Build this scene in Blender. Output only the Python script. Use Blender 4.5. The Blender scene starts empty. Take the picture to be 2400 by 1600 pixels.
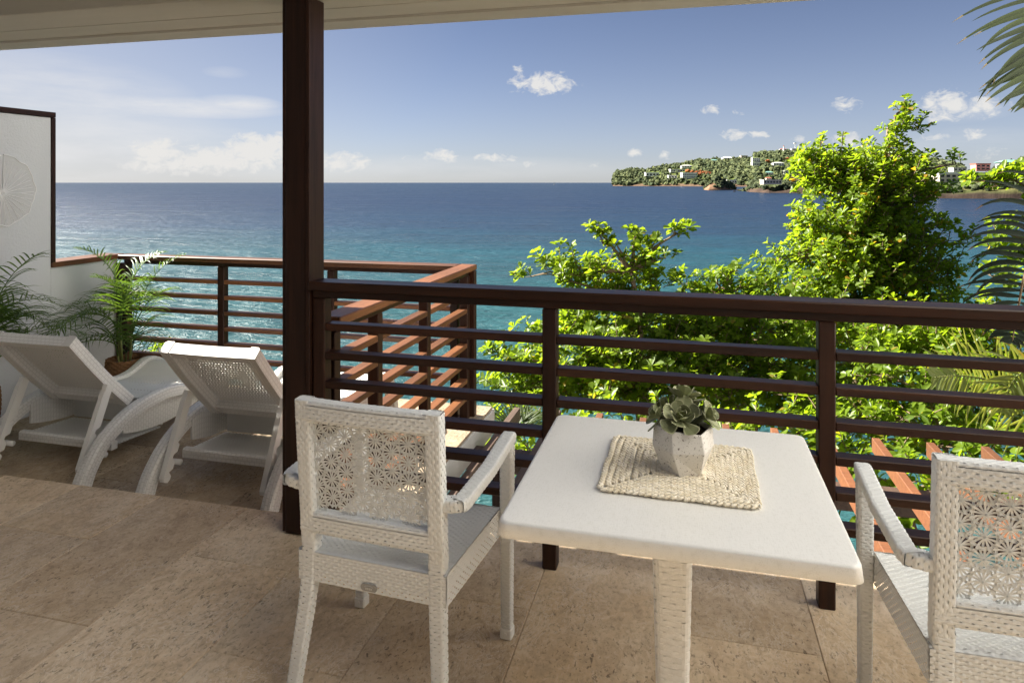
import bpy, math, random
from mathutils import Vector, Matrix, noise
R = math.radians
rnd = random.Random(7)
S = bpy.context.scene
COL = S.collection

# ------------------------------------------------------------------ camera
EYE = 1.5
YAW = R(14.43)
FPX = 1600.0            # focal length in pixels of a 2400 wide picture
cd = bpy.data.cameras.new('camera'); cam = bpy.data.objects.new('camera', cd); COL.objects.link(cam)
cd.sensor_width = 36; cd.lens = 24; cd.shift_y = -0.155
cd.clip_start = 0.05; cd.clip_end = 90000
cam.location = (0, 0, EYE); cam.rotation_euler = (R(90), 0, YAW)
S.camera = cam

# ------------------------------------------------------------------ sky, sun, exposure
SUN_AZ, SUN_EL = R(83), R(37)     # azimuth measured from +Y towards -X
W = bpy.data.worlds.new('World'); S.world = W; W.use_nodes = True
SUNV = Vector((-math.sin(SUN_AZ)*math.cos(SUN_EL), math.cos(SUN_AZ)*math.cos(SUN_EL), math.sin(SUN_EL)))
sl = bpy.data.lights.new('sun', 'SUN'); sun = bpy.data.objects.new('sun', sl); COL.objects.link(sun)
sl.energy = 5.0; sl.angle = R(0.6); sl.color = (1.0, 0.945, 0.84)
sun.rotation_euler = SUNV.to_track_quat('Z', 'Y').to_euler(); sun.location = (-30, 10, 30)
S.view_settings.view_transform = 'Standard'; S.view_settings.look = 'None'
S.view_settings.gamma = 1.0; S.view_settings.exposure = 2.02; S.view_settings.use_curve_mapping = False
S.render.engine = 'CYCLES'
S.cycles.use_denoising = True
try: S.cycles.denoiser = 'OPENIMAGEDENOISE'
except Exception: pass
S.cycles.max_bounces = 10; S.cycles.diffuse_bounces = 6; S.cycles.glossy_bounces = 3
S.cycles.transmission_bounces = 4; S.cycles.transparent_max_bounces = 6
S.cycles.caustics_reflective = False; S.cycles.caustics_refractive = False
S.cycles.sample_clamp_indirect = 8.0

def N(nt, typ, **kw):
    n = nt.nodes.new(typ)
    for k, v in kw.items():
        if k in n.inputs.keys(): n.inputs[k].default_value = v
        else: setattr(n, k, v)
    return n
def L(nt, a, b): nt.links.new(a, b)
def MATH(nt, op, a, b=None, clamp=False):
    n = nt.nodes.new('ShaderNodeMath'); n.operation = op; n.use_clamp = clamp
    for i, x in enumerate((a, b)):
        if x is None: continue
        if isinstance(x, (int, float)): n.inputs[i].default_value = x
        else: nt.links.new(x, n.inputs[i])
    return n.outputs[0]
def MIX(nt, f, a, b, typ='MIX'):
    n = nt.nodes.new('ShaderNodeMix'); n.data_type = 'RGBA'; n.blend_type = typ
    for sock, x in ((n.inputs[0], f), (n.inputs[6], a), (n.inputs[7], b)):
        if isinstance(x, (int, float)): sock.default_value = x
        elif isinstance(x, (tuple, list)): sock.default_value = tuple(x) + ((1.0,) if len(x) == 3 else ())
        else: nt.links.new(x, sock)
    return n.outputs[2]
def RAMP(nt, fac, *stops):
    n = nt.nodes.new('ShaderNodeValToRGB'); e = n.color_ramp.elements
    while len(e) < len(stops): e.new(0.5)
    for el, (p, c) in zip(e, stops):
        el.position = p
        el.color = (c, c, c, 1) if isinstance(c, (int, float)) else tuple(c) + (1,)
    nt.links.new(fac, n.inputs[0]); return n.outputs[0]
def NOISE(nt, vec, scale, detail=4, rough=0.55, dist=0.0):
    n = nt.nodes.new('ShaderNodeTexNoise'); n.inputs['Scale'].default_value = scale
    n.inputs['Detail'].default_value = detail; n.inputs['Roughness'].default_value = rough
    n.inputs['Distortion'].default_value = dist
    if vec is not None: nt.links.new(vec, n.inputs['Vector'])
    return n.outputs[0]
def SCALED(nt, vec, s, off=None):
    n = nt.nodes.new('ShaderNodeMapping'); n.inputs['Scale'].default_value = s
    if off is not None: n.inputs['Location'].default_value = off
    nt.links.new(vec, n.inputs['Vector']); return n.outputs[0]

def build_sky():
    nt = W.node_tree; nt.nodes.clear()
    out = N(nt, 'ShaderNodeOutputWorld'); bg = N(nt, 'ShaderNodeBackground'); bg.inputs['Strength'].default_value = 0.05
    sky = N(nt, 'ShaderNodeTexSky'); sky.sky_type = 'NISHITA'; sky.sun_disc = False
    sky.sun_elevation = SUN_EL; sky.sun_rotation = -SUN_AZ
    sky.altitude = 1200; sky.air_density = 0.62; sky.dust_density = 0.35; sky.ozone_density = 3.0
    tc = N(nt, 'ShaderNodeTexCoord'); d = tc.outputs['Generated']
    sp = N(nt, 'ShaderNodeSeparateXYZ'); L(nt, d, sp.inputs[0])
    # clouds live on the sky sphere: azimuth / elevation in degrees
    az = MATH(nt, 'MULTIPLY', MATH(nt, 'ARCTAN2', sp.outputs[0], sp.outputs[1]), 57.2958)
    el = MATH(nt, 'MULTIPLY', MATH(nt, 'ARCSINE', sp.outputs[2]), 57.2958)
    cv = N(nt, 'ShaderNodeCombineXYZ'); L(nt, az, cv.inputs[0]); L(nt, el, cv.inputs[1])
    n1 = NOISE(nt, SCALED(nt, cv.outputs[0], (1.0, 1.5, 1.0)), 0.95, 8, 0.66, 0.5)
    n2 = NOISE(nt, SCALED(nt, cv.outputs[0], (0.12, 0.6, 1)), 0.6, 6, 0.6)
    total = None
    # (azimuth, elevation, half width, half height, density, flat base)
    for a, e, w, h, k in CLOUDS:
        dx = MATH(nt, 'DIVIDE', MATH(nt, 'SUBTRACT', az, a), w)
        dy = MATH(nt, 'DIVIDE', MATH(nt, 'SUBTRACT', el, e), h)
        r2 = MATH(nt, 'ADD', MATH(nt, 'MULTIPLY', dx, dx), MATH(nt, 'MULTIPLY', dy, dy))
        g = MATH(nt, 'MULTIPLY', MATH(nt, 'SUBTRACT', 1.0, r2, True), k)
        total = g if total is None else MATH(nt, 'MAXIMUM', total, g)
    shaped = MATH(nt, 'ADD', total, MATH(nt, 'MULTIPLY', MATH(nt, 'SUBTRACT', n1, 0.60), 3.4))
    gate = MATH(nt, 'MULTIPLY', total, 6.0, True)
    cum = MATH(nt, 'MULTIPLY', RAMP(nt, shaped, (0.02, 0.0), (0.75, 1.0)), gate)
    # thin streaks and the bank of bright cloud low over the sea on the sun side
    def band(a, e, w, h, k):
        dx = MATH(nt, 'DIVIDE', MATH(nt, 'SUBTRACT', az, a), w)
        dy = MATH(nt, 'DIVIDE', MATH(nt, 'SUBTRACT', el, e), h)
        r2 = MATH(nt, 'ADD', MATH(nt, 'MULTIPLY', dx, dx), MATH(nt, 'MULTIPLY', dy, dy))
        return MATH(nt, 'MULTIPLY', MATH(nt, 'SUBTRACT', 1.0, r2, True), k)
    cir = None
    for b in STREAKS:
        g = band(*b); cir = g if cir is None else MATH(nt, 'MAXIMUM', cir, g)
    cir = MATH(nt, 'MULTIPLY', cir, RAMP(nt, n2, (0.36, 0.05), (0.62, 1.0)), True)
    # humid sea haze that whitens the sky towards the horizon
    hz = MATH(nt, 'POWER', 2.718, MATH(nt, 'MULTIPLY', MATH(nt, 'MAXIMUM', el, 0.0), -0.16))
    # more of it on the side of the sun
    glow = MATH(nt, 'MULTIPLY', MATH(nt, 'DIVIDE', MATH(nt, 'SUBTRACT', -14.0, az), 45.0, True), MATH(nt, 'POWER', 2.718, MATH(nt, 'MULTIPLY', MATH(nt, 'MAXIMUM', el, 0.0), -0.035)))
    hz = MATH(nt, 'MAXIMUM', hz, MATH(nt, 'ADD', MATH(nt, 'MULTIPLY', hz, 0.6), MATH(nt, 'MULTIPLY', glow, 0.98)))
    hz = MATH(nt, 'MINIMUM', hz, 1.1)
    base = MIX(nt, MATH(nt, 'MULTIPLY', hz, 0.80), MIX(nt, 1.0, sky.outputs[0], (0.70, 0.60, 0.575), 'MULTIPLY'), MIX(nt, glow, HAZE_COL, (3.4, 3.38, 3.32)))
    col = MIX(nt, cir, base, CLOUD_THIN)
    col = MIX(nt, MATH(nt, 'MULTIPLY', cum, 0.92), col, CLOUD_WHITE)
    L(nt, col, bg.inputs['Color']); L(nt, bg.outputs[0], out.inputs['Surface'])
CLOUD_WHITE = (4.1, 4.03, 3.9); CLOUD_THIN = (4.0, 4.0, 4.05); HAZE_COL = (2.5, 2.57, 2.63)
def sky_at(px, py, w, h, k):     # a patch of sky of the photograph -> azimuth, elevation, half sizes (degrees)
    x, z = (px-1200)/FPX, (428-py)/FPX
    a = math.degrees(math.atan(x) - YAW); e = math.degrees(math.atan(z/math.sqrt(1+x*x)))
    return (a, e, math.degrees(w/FPX)/(1+x*x), math.degrees(h/FPX), k)
CLOUDS = [sky_at(*c) for c in (
    (1275, 196, 105, 34, 1.0), (1215, 185, 30, 36, .8), (1665, 260, 28, 16, .9), (1735, 262, 20, 9, .6),
    (1720, 316, 40, 15, 1.0), (1775, 316, 40, 10, .8), (1985, 246, 50, 22, .8), (2210, 246, 85, 40, 1.0), (2290, 250, 90, 30, .9),
    (2280, 314, 34, 18, .9), (2190, 320, 40, 12, .6), (1870, 327, 24, 10, .8), (1980, 326, 52, 22, .9), (1490, 358, 22, 15, .9), (1555, 365, 22, 14, .6),
    (1870, 342, 14, 14, .5), (1040, 365, 52, 20, 1.0), (1160, 370, 60, 14, .9), (800, 378, 80, 30, 1.1), (1000, 372, 70, 12, .6),
    (1250, 385, 60, 10, .4), (1390, 385, 40, 10, .5), (1610, 320, 14, 6, .5), (2330, 360, 60, 16, .5),
    (600, 354, 105, 46, 1.35), (640, 338, 44, 34, 1.3), (520, 374, 150, 38, 1.25), (370, 360, 80, 38, 1.25), (420, 388, 150, 26, 1.15), (700, 385, 110, 24, 1.0))]
STREAKS = [sky_at(*c) for c in (
    (380, 250, 330, 26, .95), (560, 244, 110, 22, 1.0), (100, 225, 420, 90, .75), (0, 330, 700, 120, .7), (300, 350, 420, 70, .65), (530, 170, 60, 14, .3), (900, 395, 800, 34, .35),
    (2230, 262, 160, 26, .5), (2250, 330, 200, 30, .35))]
build_sky()

# ------------------------------------------------------------------ mesh helpers
class MB:
    def __init__(s): s.v = []; s.f = []; s.t = []; s.uv = []
    def add(s, verts, faces, tint=0.5):
        o = len(s.v); s.v += [tuple(p) for p in verts]
        for f in faces: s.f.append(tuple(i+o for i in f)); s.t.append(tint)
    def box(s, c, d, b=0.0, M=None, tint=0.5):
        v, f = cbox(d[0], d[1], d[2], b)
        c = Vector(c)
        if M is None: s.add([Vector(p)+c for p in v], f, tint)
        else: s.add([M @ (Vector(p)+c) for p in v], f, tint)
    def tube(s, path, rad, n=8, cap=True, flat=1.0, up=None, tint=0.5):
        path = [Vector(p) for p in path]; rings = []
        if isinstance(rad, (int, float)): rad = [rad]*len(path)
        prev = None
        for i, p in enumerate(path):
            t = (path[min(i+1, len(path)-1)] - path[max(i-1, 0)]).normalized()
            if prev is None:
                u = up or (Vector((0, 0, 1)) if abs(t.z) < 0.9 else Vector((1, 0, 0)))
                a = (u - t*u.dot(t)).normalized()
            else: a = (prev - t*prev.dot(t)).normalized()
            prev = a; b = t.cross(a)
            rings.append([p + (a*math.cos(2*math.pi*k/n)*flat + b*math.sin(2*math.pi*k/n))*rad[i] for k in range(n)])
        s.loft(rings, cap, tint)
    def loft(s, rings, cap=True, tint=0.5, closed=True):
        n = len(rings[0]); v = [p for r in rings for p in r]; f = []
        for i in range(len(rings)-1):
            for k in range(n if closed else n-1):
                k2 = (k+1) % n
                f.append((i*n+k, i*n+k2, (i+1)*n+k2, (i+1)*n+k))
        if cap and closed:
            f.append(tuple(range(n-1, -1, -1))); f.append(tuple((len(rings)-1)*n+k for k in range(n)))
        s.add(v, f, tint)
    def mesh(s, name, mat=None, smooth=False, tint=False):
        me = bpy.data.meshes.new(name); me.from_pydata(s.v, [], s.f)
        if mat: me.materials.append(mat)
        if smooth: me.polygons.foreach_set('use_smooth', [True]*len(me.polygons))
        if tint:
            a = me.attributes.new('tint', 'FLOAT', 'FACE'); a.data.foreach_set('value', s.t)
        me.update(); return me
    def obj(s, name, mat, parent=None, smooth=False, tint=False, **kw):
        return put(name, s.mesh(name, mat, smooth, tint), parent, **kw)

def cbox(l, w, h, b=0.0):
    x, y, z = l/2, w/2, h/2
    if b <= 0:
        v = [(sx*x, sy*y, sz*z) for sx in (-1, 1) for sy in (-1, 1) for sz in (-1, 1)]
        return v, [(0,1,3,2), (4,6,7,5), (0,4,5,1), (2,3,7,6), (0,2,6,4), (1,5,7,3)]
    v = []; idx = {}
    for sx in (-1, 1):
        for sy in (-1, 1):
            for sz in (-1, 1):
                for ax in range(3):
                    idx[(sx, sy, sz, ax)] = len(v)
                    q = [sx*(x-b), sy*(y-b), sz*(z-b)]; q[ax] = (sx*x, sy*y, sz*z)[ax]; v.append(tuple(q))
    f = []
    def face(keys, nrm):
        p = [Vector(v[idx[k]]) for k in keys]
        n = (p[1]-p[0]).cross(p[2]-p[0])
        ks = keys if n.dot(nrm) > 0 else keys[::-1]
        f.append(tuple(idx[k] for k in ks))
    for ax in range(3):
        o1, o2 = [a for a in range(3) if a != ax]
        for s in (-1, 1):
            def key(a, b_):
                q = [0, 0, 0]; q[ax] = s; q[o1] = a; q[o2] = b_; return tuple(q) + (ax,)
            n = [0, 0, 0]; n[ax] = s
            face([key(-1,-1), key(1,-1), key(1,1), key(-1,1)], Vector(n))
        for s1 in (-1, 1):
            for s2 in (-1, 1):
                def kk(a, which):
                    q = [0, 0, 0]; q[ax] = a; q[o1] = s1; q[o2] = s2; return tuple(q) + (which,)
                n = [0, 0, 0]; n[o1] = s1; n[o2] = s2
                face([kk(-1, o1), kk(1, o1), kk(1, o2), kk(-1, o2)], Vector(n))
    for sx in (-1, 1):
        for sy in (-1, 1):
            for sz in (-1, 1):
                face([(sx, sy, sz, 0), (sx, sy, sz, 1), (sx, sy, sz, 2)], Vector((sx, sy, sz)))
    return v, f
def put(name, me, parent=None, loc=None, rot=None, kind=None, label=None):
    o = bpy.data.objects.new(name, me); COL.objects.link(o)
    if parent is not None: o.parent = parent
    if loc is not None: o.location = loc
    if rot is not None: o.rotation_euler = rot
    if kind: o['kind'] = kind
    if label: o['label'] = label
    return o
def tag(o, label, cat, group=None):
    o['label'] = label; o['category'] = cat
    if group: o['group'] = group
    return o
def thing(name, label, cat, loc=(0, 0, 0), rz=0.0, group=None):
    o = bpy.data.objects.new(name, None); COL.objects.link(o)
    o.empty_display_size = 0.2
    o.location = loc; o.rotation_euler = (0, 0, rz)
    return tag(o, label, cat, group)
_bc = {}
def block(name, mat, c, d, parent=None, b=0.004, rot=None, kind=None, label=None):
    """one box shaped piece with its own origin (so that the grain follows it)"""
    k = (round(d[0], 4), round(d[1], 4), round(d[2], 4), b, mat.name)
    if k not in _bc:
        m = MB(); m.box((0, 0, 0), d, b); _bc[k] = m.mesh(name, mat)
    return put(name, _bc[k], parent, c, rot, kind, label)
def pix(px, py, Y):
    """point of the plane Y = const seen at a place of the photograph (2400 x 1600)"""
    q = (px-1200)/FPX; s, c = math.sin(YAW), math.cos(YAW)
    X = (q*Y*c - Y*s)/(c + q*s); d = -X*s + Y*c
    return Vector((X, Y, EYE - (py-428)*d/FPX))
def polar(px, d, z):
    """point at camera depth d along the sight line of picture column px"""
    r = (px-1200)/FPX*d; s, c = math.sin(YAW), math.cos(YAW)
    return Vector((r*c - d*s, r*s + d*c, z))

# ------------------------------------------------------------------ materials
def new_mat(name):
    m = bpy.data.materials.new(name); m.use_nodes = True
    nt = m.node_tree; p = nt.nodes['Principled BSDF']; return m, nt, p
def BUMP(nt, p, h, strength, dist=0.01):
    b = N(nt, 'ShaderNodeBump'); b.inputs['Strength'].default_value = strength; b.inputs['Distance'].default_value = dist
    L(nt, h, b.inputs['Height']); L(nt, b.outputs[0], p.inputs['Normal'])
def objvec(nt, rand=3.0):
    tc = N(nt, 'ShaderNodeTexCoord'); oi = N(nt, 'ShaderNodeObjectInfo')
    v = N(nt, 'ShaderNodeVectorMath'); v.operation = 'ADD'
    m = MATH(nt, 'MULTIPLY', oi.outputs['Random'], rand*7.31)
    c = N(nt, 'ShaderNodeCombineXYZ'); L(nt, m, c.inputs[0]); L(nt, m, c.inputs[1]); L(nt, m, c.inputs[2])
    L(nt, tc.outputs['Object'], v.inputs[0]); L(nt, c.outputs[0], v.inputs[1]); return v.outputs[0], oi.outputs['Random']
def wood(name, dark, light, rough=0.38, wear=0.0, axis=0, gloss=0.5):
    m, nt, p = new_mat(name); v, rn = objvec(nt)
    s = [22, 22, 22]; s[axis] = 1.3
    g = NOISE(nt, SCALED(nt, v, s), 1.6, 6, 0.6, 0.6)
    s2 = [120, 120, 120]; s2[axis] = 3
    g2 = NOISE(nt, SCALED(nt, v, s2), 1.5, 3, 0.6)
    big = NOISE(nt, v, 2.2, 3, 0.5)
    f = MATH(nt, 'ADD', MATH(nt, 'MULTIPLY', g, 0.75), MATH(nt, 'MULTIPLY', g2, 0.25))
    c = RAMP(nt, f, (0.28, dark), (0.72, light))
    c = MIX(nt, MATH(nt, 'MULTIPLY', RAMP(nt, big, (0.40, 0.0), (0.7, 1.0)), 0.35), c, tuple(x*0.55 for x in dark))
    if wear:
        sp = NOISE(nt, v, 55, 5, 0.7)
        c = MIX(nt, MATH(nt, 'MULTIPLY', RAMP(nt, sp, (0.58, 0.0), (0.68, 1.0)), wear), c, (0.012, 0.008, 0.006))
    hv = MIX(nt, 1.0, c, RAMP(nt, rn, (0.0, 0.72), (1.0, 1.25)), 'MULTIPLY')
    L(nt, hv, p.inputs['Base Color'])
    L(nt, RAMP(nt, f, (0.2, rough+0.14), (0.8, rough-0.05)), p.inputs['Roughness'])
    p.inputs['Specular IOR Level'].default_value = gloss
    BUMP(nt, p, f, 0.25, 0.003); return m
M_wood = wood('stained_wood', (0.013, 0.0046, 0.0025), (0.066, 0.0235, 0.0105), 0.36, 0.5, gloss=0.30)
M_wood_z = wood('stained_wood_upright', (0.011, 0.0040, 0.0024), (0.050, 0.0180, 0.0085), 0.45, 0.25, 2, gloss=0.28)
M_wood_lit = wood('sunlit_rail_wood', (0.088, 0.032, 0.0125), (0.235, 0.095, 0.036), 0.42, 0.45)  # same stain as the dark rails; sunlight put into the lighter colour
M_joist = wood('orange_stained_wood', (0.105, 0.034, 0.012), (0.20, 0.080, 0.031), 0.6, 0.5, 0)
M_joist_grey = wood('grey_brown_wood', (0.045, 0.028, 0.02), (0.13, 0.085, 0.06), 0.6, 0.6, 1)  # greyer wood for the left joists and the cross beams

def travertine(name='travertine', tone=1.0, pit=0.62):
    m, nt, p = new_mat(name); v, rn = objvec(nt, 5)
    warp = NOISE(nt, SCALED(nt, v, (1.0, 0.7, 1.0)), 2.0, 5, 0.6, 1.0)
    bands = NOISE(nt, SCALED(nt, v, (2.6, 1.5, 2.0)), 2.0, 9, 0.72, 1.2)
    fine = NOISE(nt, SCALED(nt, v, (1.0, 0.8, 1.0)), 55, 6, 0.74, 0.6)
    mid = NOISE(nt, SCALED(nt, v, (1.2, 0.8, 1.0)), 16, 6, 0.7, 1.0)
    c = RAMP(nt, bands, (0.30, (0.44, 0.345, 0.245)), (0.46, (0.57, 0.46, 0.335)), (0.60, (0.65, 0.545, 0.41)), (0.76, (0.70, 0.61, 0.49)))
    c = MIX(nt, RAMP(nt, warp, (0.44, 0.0), (0.66, 0.6)), c, (0.62, 0.47, 0.30))
    c = MIX(nt, MATH(nt, 'MULTIPLY', RAMP(nt, mid, (0.38, 0.7), (0.50, 0.0)), 0.55), c, (0.36, 0.28, 0.20))
    c = MIX(nt, MATH(nt, 'MULTIPLY', RAMP(nt, mid, (0.54, 0.0), (0.66, 1.0)), 0.45), c, (0.74, 0.66, 0.56))
    c = MIX(nt, MATH(nt, 'MULTIPLY', RAMP(nt, fine, (0.36, 0.9), (0.47, 0.0)), 0.5), c, (0.24, 0.185, 0.13))
    c = MIX(nt, MATH(nt, 'MULTIPLY', RAMP(nt, fine, (0.58, 0.0), (0.68, 1.0)), 0.5), c, (0.76, 0.69, 0.60))
    # pale worm-like veins
    vein = NOISE(nt, SCALED(nt, v, (2.6, 1.5, 2)), 3.4, 6, 0.7, 2.6)
    vl = MATH(nt, 'ABSOLUTE', MATH(nt, 'SUBTRACT', vein, 0.5))
    patch = NOISE(nt, v, 3.1, 2, 0.5)
    c = MIX(nt, MATH(nt, 'MULTIPLY', RAMP(nt, vl, (0.004, 0.75), (0.022, 0.0)), RAMP(nt, patch, (0.45, 0.0), (0.6, 1.0))), c, (0.72, 0.65, 0.56))
    # open pores
    pore = NOISE(nt, SCALED(nt, v, (1.5, 0.8, 1.0)), 58, 3, 0.55, 0.5)
    dens = NOISE(nt, v, 2.6, 3, 0.6)
    pm = MATH(nt, 'MULTIPLY', RAMP(nt, pore, (0.60, 0.0), (0.66, 1.0)), RAMP(nt, dens, (0.40, 0.15), (0.62, 1.0)))
    c = MIX(nt, MATH(nt, 'MULTIPLY', pm, pit), c, (0.070, 0.050, 0.036))
    c = MIX(nt, 1.0, c, RAMP(nt, rn, (0.0, (0.84*tone, 0.80*tone, 0.755*tone)), (1.0, (1.18*tone, 1.135*tone, 1.06*tone))), 'MULTIPLY')
    L(nt, c, p.inputs['Base Color']); p.inputs['Roughness'].default_value = 0.62
    p.inputs['Specular IOR Level'].default_value = 0.25
    BUMP(nt, p, MATH(nt, 'SUBTRACT', MATH(nt, 'MULTIPLY', fine, 0.35), pm), 0.5, 0.004); return m
M_stone = travertine(); M_stone_worn_shade = travertine('shaded_weathered_travertine', 0.64, 1.0)  # second one: more pores for wear, darker tone stands in for deck shade
def plain(name, col, rough=0.5, spec=0.5, bump=0.0, bscale=200.0, var=0.06, vscale=3.0, bdist=0.002):
    m, nt, p = new_mat(name); v, rn = objvec(nt)
    n = NOISE(nt, v, vscale, 4, 0.6)
    c = MIX(nt, n, tuple(x*(1-var) for x in col), tuple(min(1, x*(1+var)) for x in col))
    L(nt, c, p.inputs['Base Color']); p.inputs['Roughness'].default_value = rough; p.inputs['Specular IOR Level'].default_value = spec
    if bump: BUMP(nt, p, NOISE(nt, v, bscale, 4, 0.6), bump, bdist)
    return m
M_stucco = plain('white_stucco', (0.60, 0.615, 0.635), 0.9, 0.2, 0.6, 75, 0.05, 2.0, 0.006)
def ceiling_paint():
    m, nt, p = new_mat('ceiling_paint'); v, rn = objvec(nt)
    big = NOISE(nt, SCALED(nt, v, (0.5, 4, 4)), 1.5, 6, 0.6); sp = NOISE(nt, v, 160, 4, 0.7)
    c = MIX(nt, big, (0.42, 0.40, 0.34), (0.52, 0.50, 0.44))
    c = MIX(nt, MATH(nt, 'MULTIPLY', RAMP(nt, sp, (0.58, 0.0), (0.66, 1.0)), 0.35), c, (0.36, 0.33, 0.28))
    L(nt, c, p.inputs['Base Color']); p.inputs['Roughness'].default_value = 0.85
    BUMP(nt, p, sp, 0.6, 0.003); return m
M_ceil = ceiling_paint()
M_concrete = plain('pale_concrete', (0.50, 0.49, 0.46), 0.85, 0.2, 0.5, 60, 0.18, 5)

# ------------------------------------------------------------------ terrace, walls, roof
DK = -0.17        # level of the lower deck, one step down
# floor under the roof: travertine tiles, 2 mm joints
fl = block('terrace_floor', M_concrete, (-1.0, 1.73, -0.075), (10.0, 2.02, 0.11), None, 0, kind='structure')
TW, TL = 0.476, 0.92
def tile(x0, x1, y0, y1, top, parent, lift=0.0, mat=None):
    g = 0.0008
    w, l = x1-x0-2*g, y1-y0-2*g
    if w < 0.02 or l < 0.02: return
    o = block('tile', mat or M_stone, ((x0+x1)/2, (y0+y1)/2, top-0.010+lift), (w, l, 0.02), None, 0.0025)
    o.parent = parent; o.matrix_parent_inverse = parent.matrix_basis.inverted()
ci = 0
x = -1.491 - 8*TW
while x < 2.6:
    off = 0.042 if ci % 2 == 0 else 0.042 + TL/2
    y = off - 3*TL
    yend = 2.75 if x+TW < -1.2 else 2.93
    while y < yend:
        y1 = min(y+TL, yend)
        tile(x, x+TW, max(y, 0.74), y1, 0.0, fl, rnd.uniform(-0.0006, 0.0006)) if y1 > 0.9 else None
        y += TL
    x += TW; ci += 1
st = block('floor_edge', M_stone, (-3.2, 2.73, -0.095), (3.4, 0.035, 0.14), fl, 0.003)
st.matrix_parent_inverse = fl.matrix_basis.inverted()
fe = block('floor_edge', M_concrete, (0.6, 2.83, -0.10), (4.2, 0.17, 0.156), fl, 0.003)
fe.matrix_parent_inverse = fl.matrix_basis.inverted()
M_paving = plain('bounce_cut_paving', (0.06, 0.055, 0.05), 0.85, 0.2, 0.4, 40, 0.12, 2)  # unseen rear floor, colour darkened to cut sunlight bouncing back
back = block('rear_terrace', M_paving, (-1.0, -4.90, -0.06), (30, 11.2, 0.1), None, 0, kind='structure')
# unseen walls added for light: white ones bounce sunlight in, dark ones block sky
M_bounce = plain('white_bounce_wall', (0.82, 0.815, 0.81), 0.9, 0.2, 0.4, 60, 0.04, 2, 0.004)
M_blocker = plain('dark_light_blocker', (0.08, 0.07, 0.06), 0.9, 0.2, 0.6, 20, 0.25, 3, 0.02)
hs = thing('villa', 'unseen white wall added right of the terrace to bounce sunlight', 'building', (3.0, 0.0, 0))
hi_ = Matrix.Translation(hs.location).inverted()
o_ = block('wall', M_bounce, (3.0, 2.6, 3.5), (0.3, 3.4, 14.0), hs, 0.01); o_.matrix_parent_inverse = hi_
o_ = block('upper_bounce_wall', M_bounce, (3.0, -0.42, 7.4), (0.3, 2.6, 9.0), hs, 0.01); o_.matrix_parent_inverse = hi_
o_ = block('blocker_base', M_blocker, (3.0, -1.15, 1.0), (0.32, 4.04, 3.78), hs, 0.01); o_.matrix_parent_inverse = hi_
o_ = block('front', M_blocker, (-3.2, -3.25, 3.6), (12.0, 0.3, 7.3), hs, 0.01); o_.matrix_parent_inverse = hi_  # dark wall added behind the camera to block the low rear sky
# lower deck
dk = block('lower_deck', M_concrete, (-3.05, 3.80, DK-0.11), (3.30, 2.24, 0.18), None, 0.004, kind='structure')
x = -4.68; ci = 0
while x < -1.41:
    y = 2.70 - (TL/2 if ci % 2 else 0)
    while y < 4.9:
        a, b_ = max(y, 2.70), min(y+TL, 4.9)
        if b_ > a: tile(x, min(x+TW, -1.41), a, b_, DK, dk, 0.0, M_stone_worn_shade)
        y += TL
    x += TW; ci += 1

def long_x(name, mat, x0, x1, y0, y1, z0, z1, parent, b=0.004, label=None):
    return block(name, mat, ((x0+x1)/2, (y0+y1)/2, (z0+z1)/2), (x1-x0, y1-y0, z1-z0), parent, b, None, None, label)
def long_y(name, mat, x0, x1, y0, y1, z0, z1, parent, b=0.004):
    return block(name, mat, ((x0+x1)/2, (y0+y1)/2, (z0+z1)/2), (y1-y0, x1-x0, z1-z0), parent, b, (0, 0, R(90)))
TOPS = [0.905-0.1225*k for k in range(7)]
# railing in front of the table
fr = thing('deck_railing', 'dark brown slatted railing in front of the white table and chairs', 'railing', (0, 2.62, 0))
def rel(o, t): o.matrix_parent_inverse = Matrix.Translation(t.location).inverted(); return o
rel(long_x('top_rail', M_wood, -1.552, 2.84, 2.575, 2.690, 1.043, 1.082, fr, 0.005), fr)
rel(long_x('under_rail', M_wood, -1.545, 2.84, 2.600, 2.660, 1.012, 1.0425, fr, 0.003), fr)
posts = [-1.515, -0.520, 0.475, 1.470, 2.465, 2.81]
for i, px_ in enumerate(posts):
    rel(block('post', M_wood_z, (px_, 2.628, 0.505), (0.056, 0.060, 1.012), fr, 0.004), fr)
    if i:
        for z in TOPS:
            rel(long_x('slat', M_wood, posts[i-1]+0.0285, px_-0.0285, 2.600+rnd.uniform(-.001, .001), 2.660, z-0.031, z, fr, 0.003), fr)
# railings round the lower deck
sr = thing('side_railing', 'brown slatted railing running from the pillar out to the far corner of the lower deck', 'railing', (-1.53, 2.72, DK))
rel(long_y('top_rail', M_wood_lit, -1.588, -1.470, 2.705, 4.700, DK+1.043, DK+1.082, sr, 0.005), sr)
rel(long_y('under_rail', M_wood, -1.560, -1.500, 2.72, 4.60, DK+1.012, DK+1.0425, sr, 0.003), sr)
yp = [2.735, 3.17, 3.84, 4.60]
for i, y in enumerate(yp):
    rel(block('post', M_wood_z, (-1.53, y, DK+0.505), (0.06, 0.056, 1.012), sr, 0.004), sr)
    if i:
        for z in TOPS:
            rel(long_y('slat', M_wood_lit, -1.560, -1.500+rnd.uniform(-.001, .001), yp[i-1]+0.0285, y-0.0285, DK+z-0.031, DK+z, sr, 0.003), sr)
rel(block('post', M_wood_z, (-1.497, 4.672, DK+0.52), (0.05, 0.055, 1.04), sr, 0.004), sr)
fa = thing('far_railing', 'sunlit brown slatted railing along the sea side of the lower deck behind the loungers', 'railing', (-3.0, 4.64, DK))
rel(long_x('top_rail', M_wood_lit, -4.50, -1.590, 4.585, 4.700, DK+1.043, DK+1.082, fa, 0.005), fa)
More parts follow.
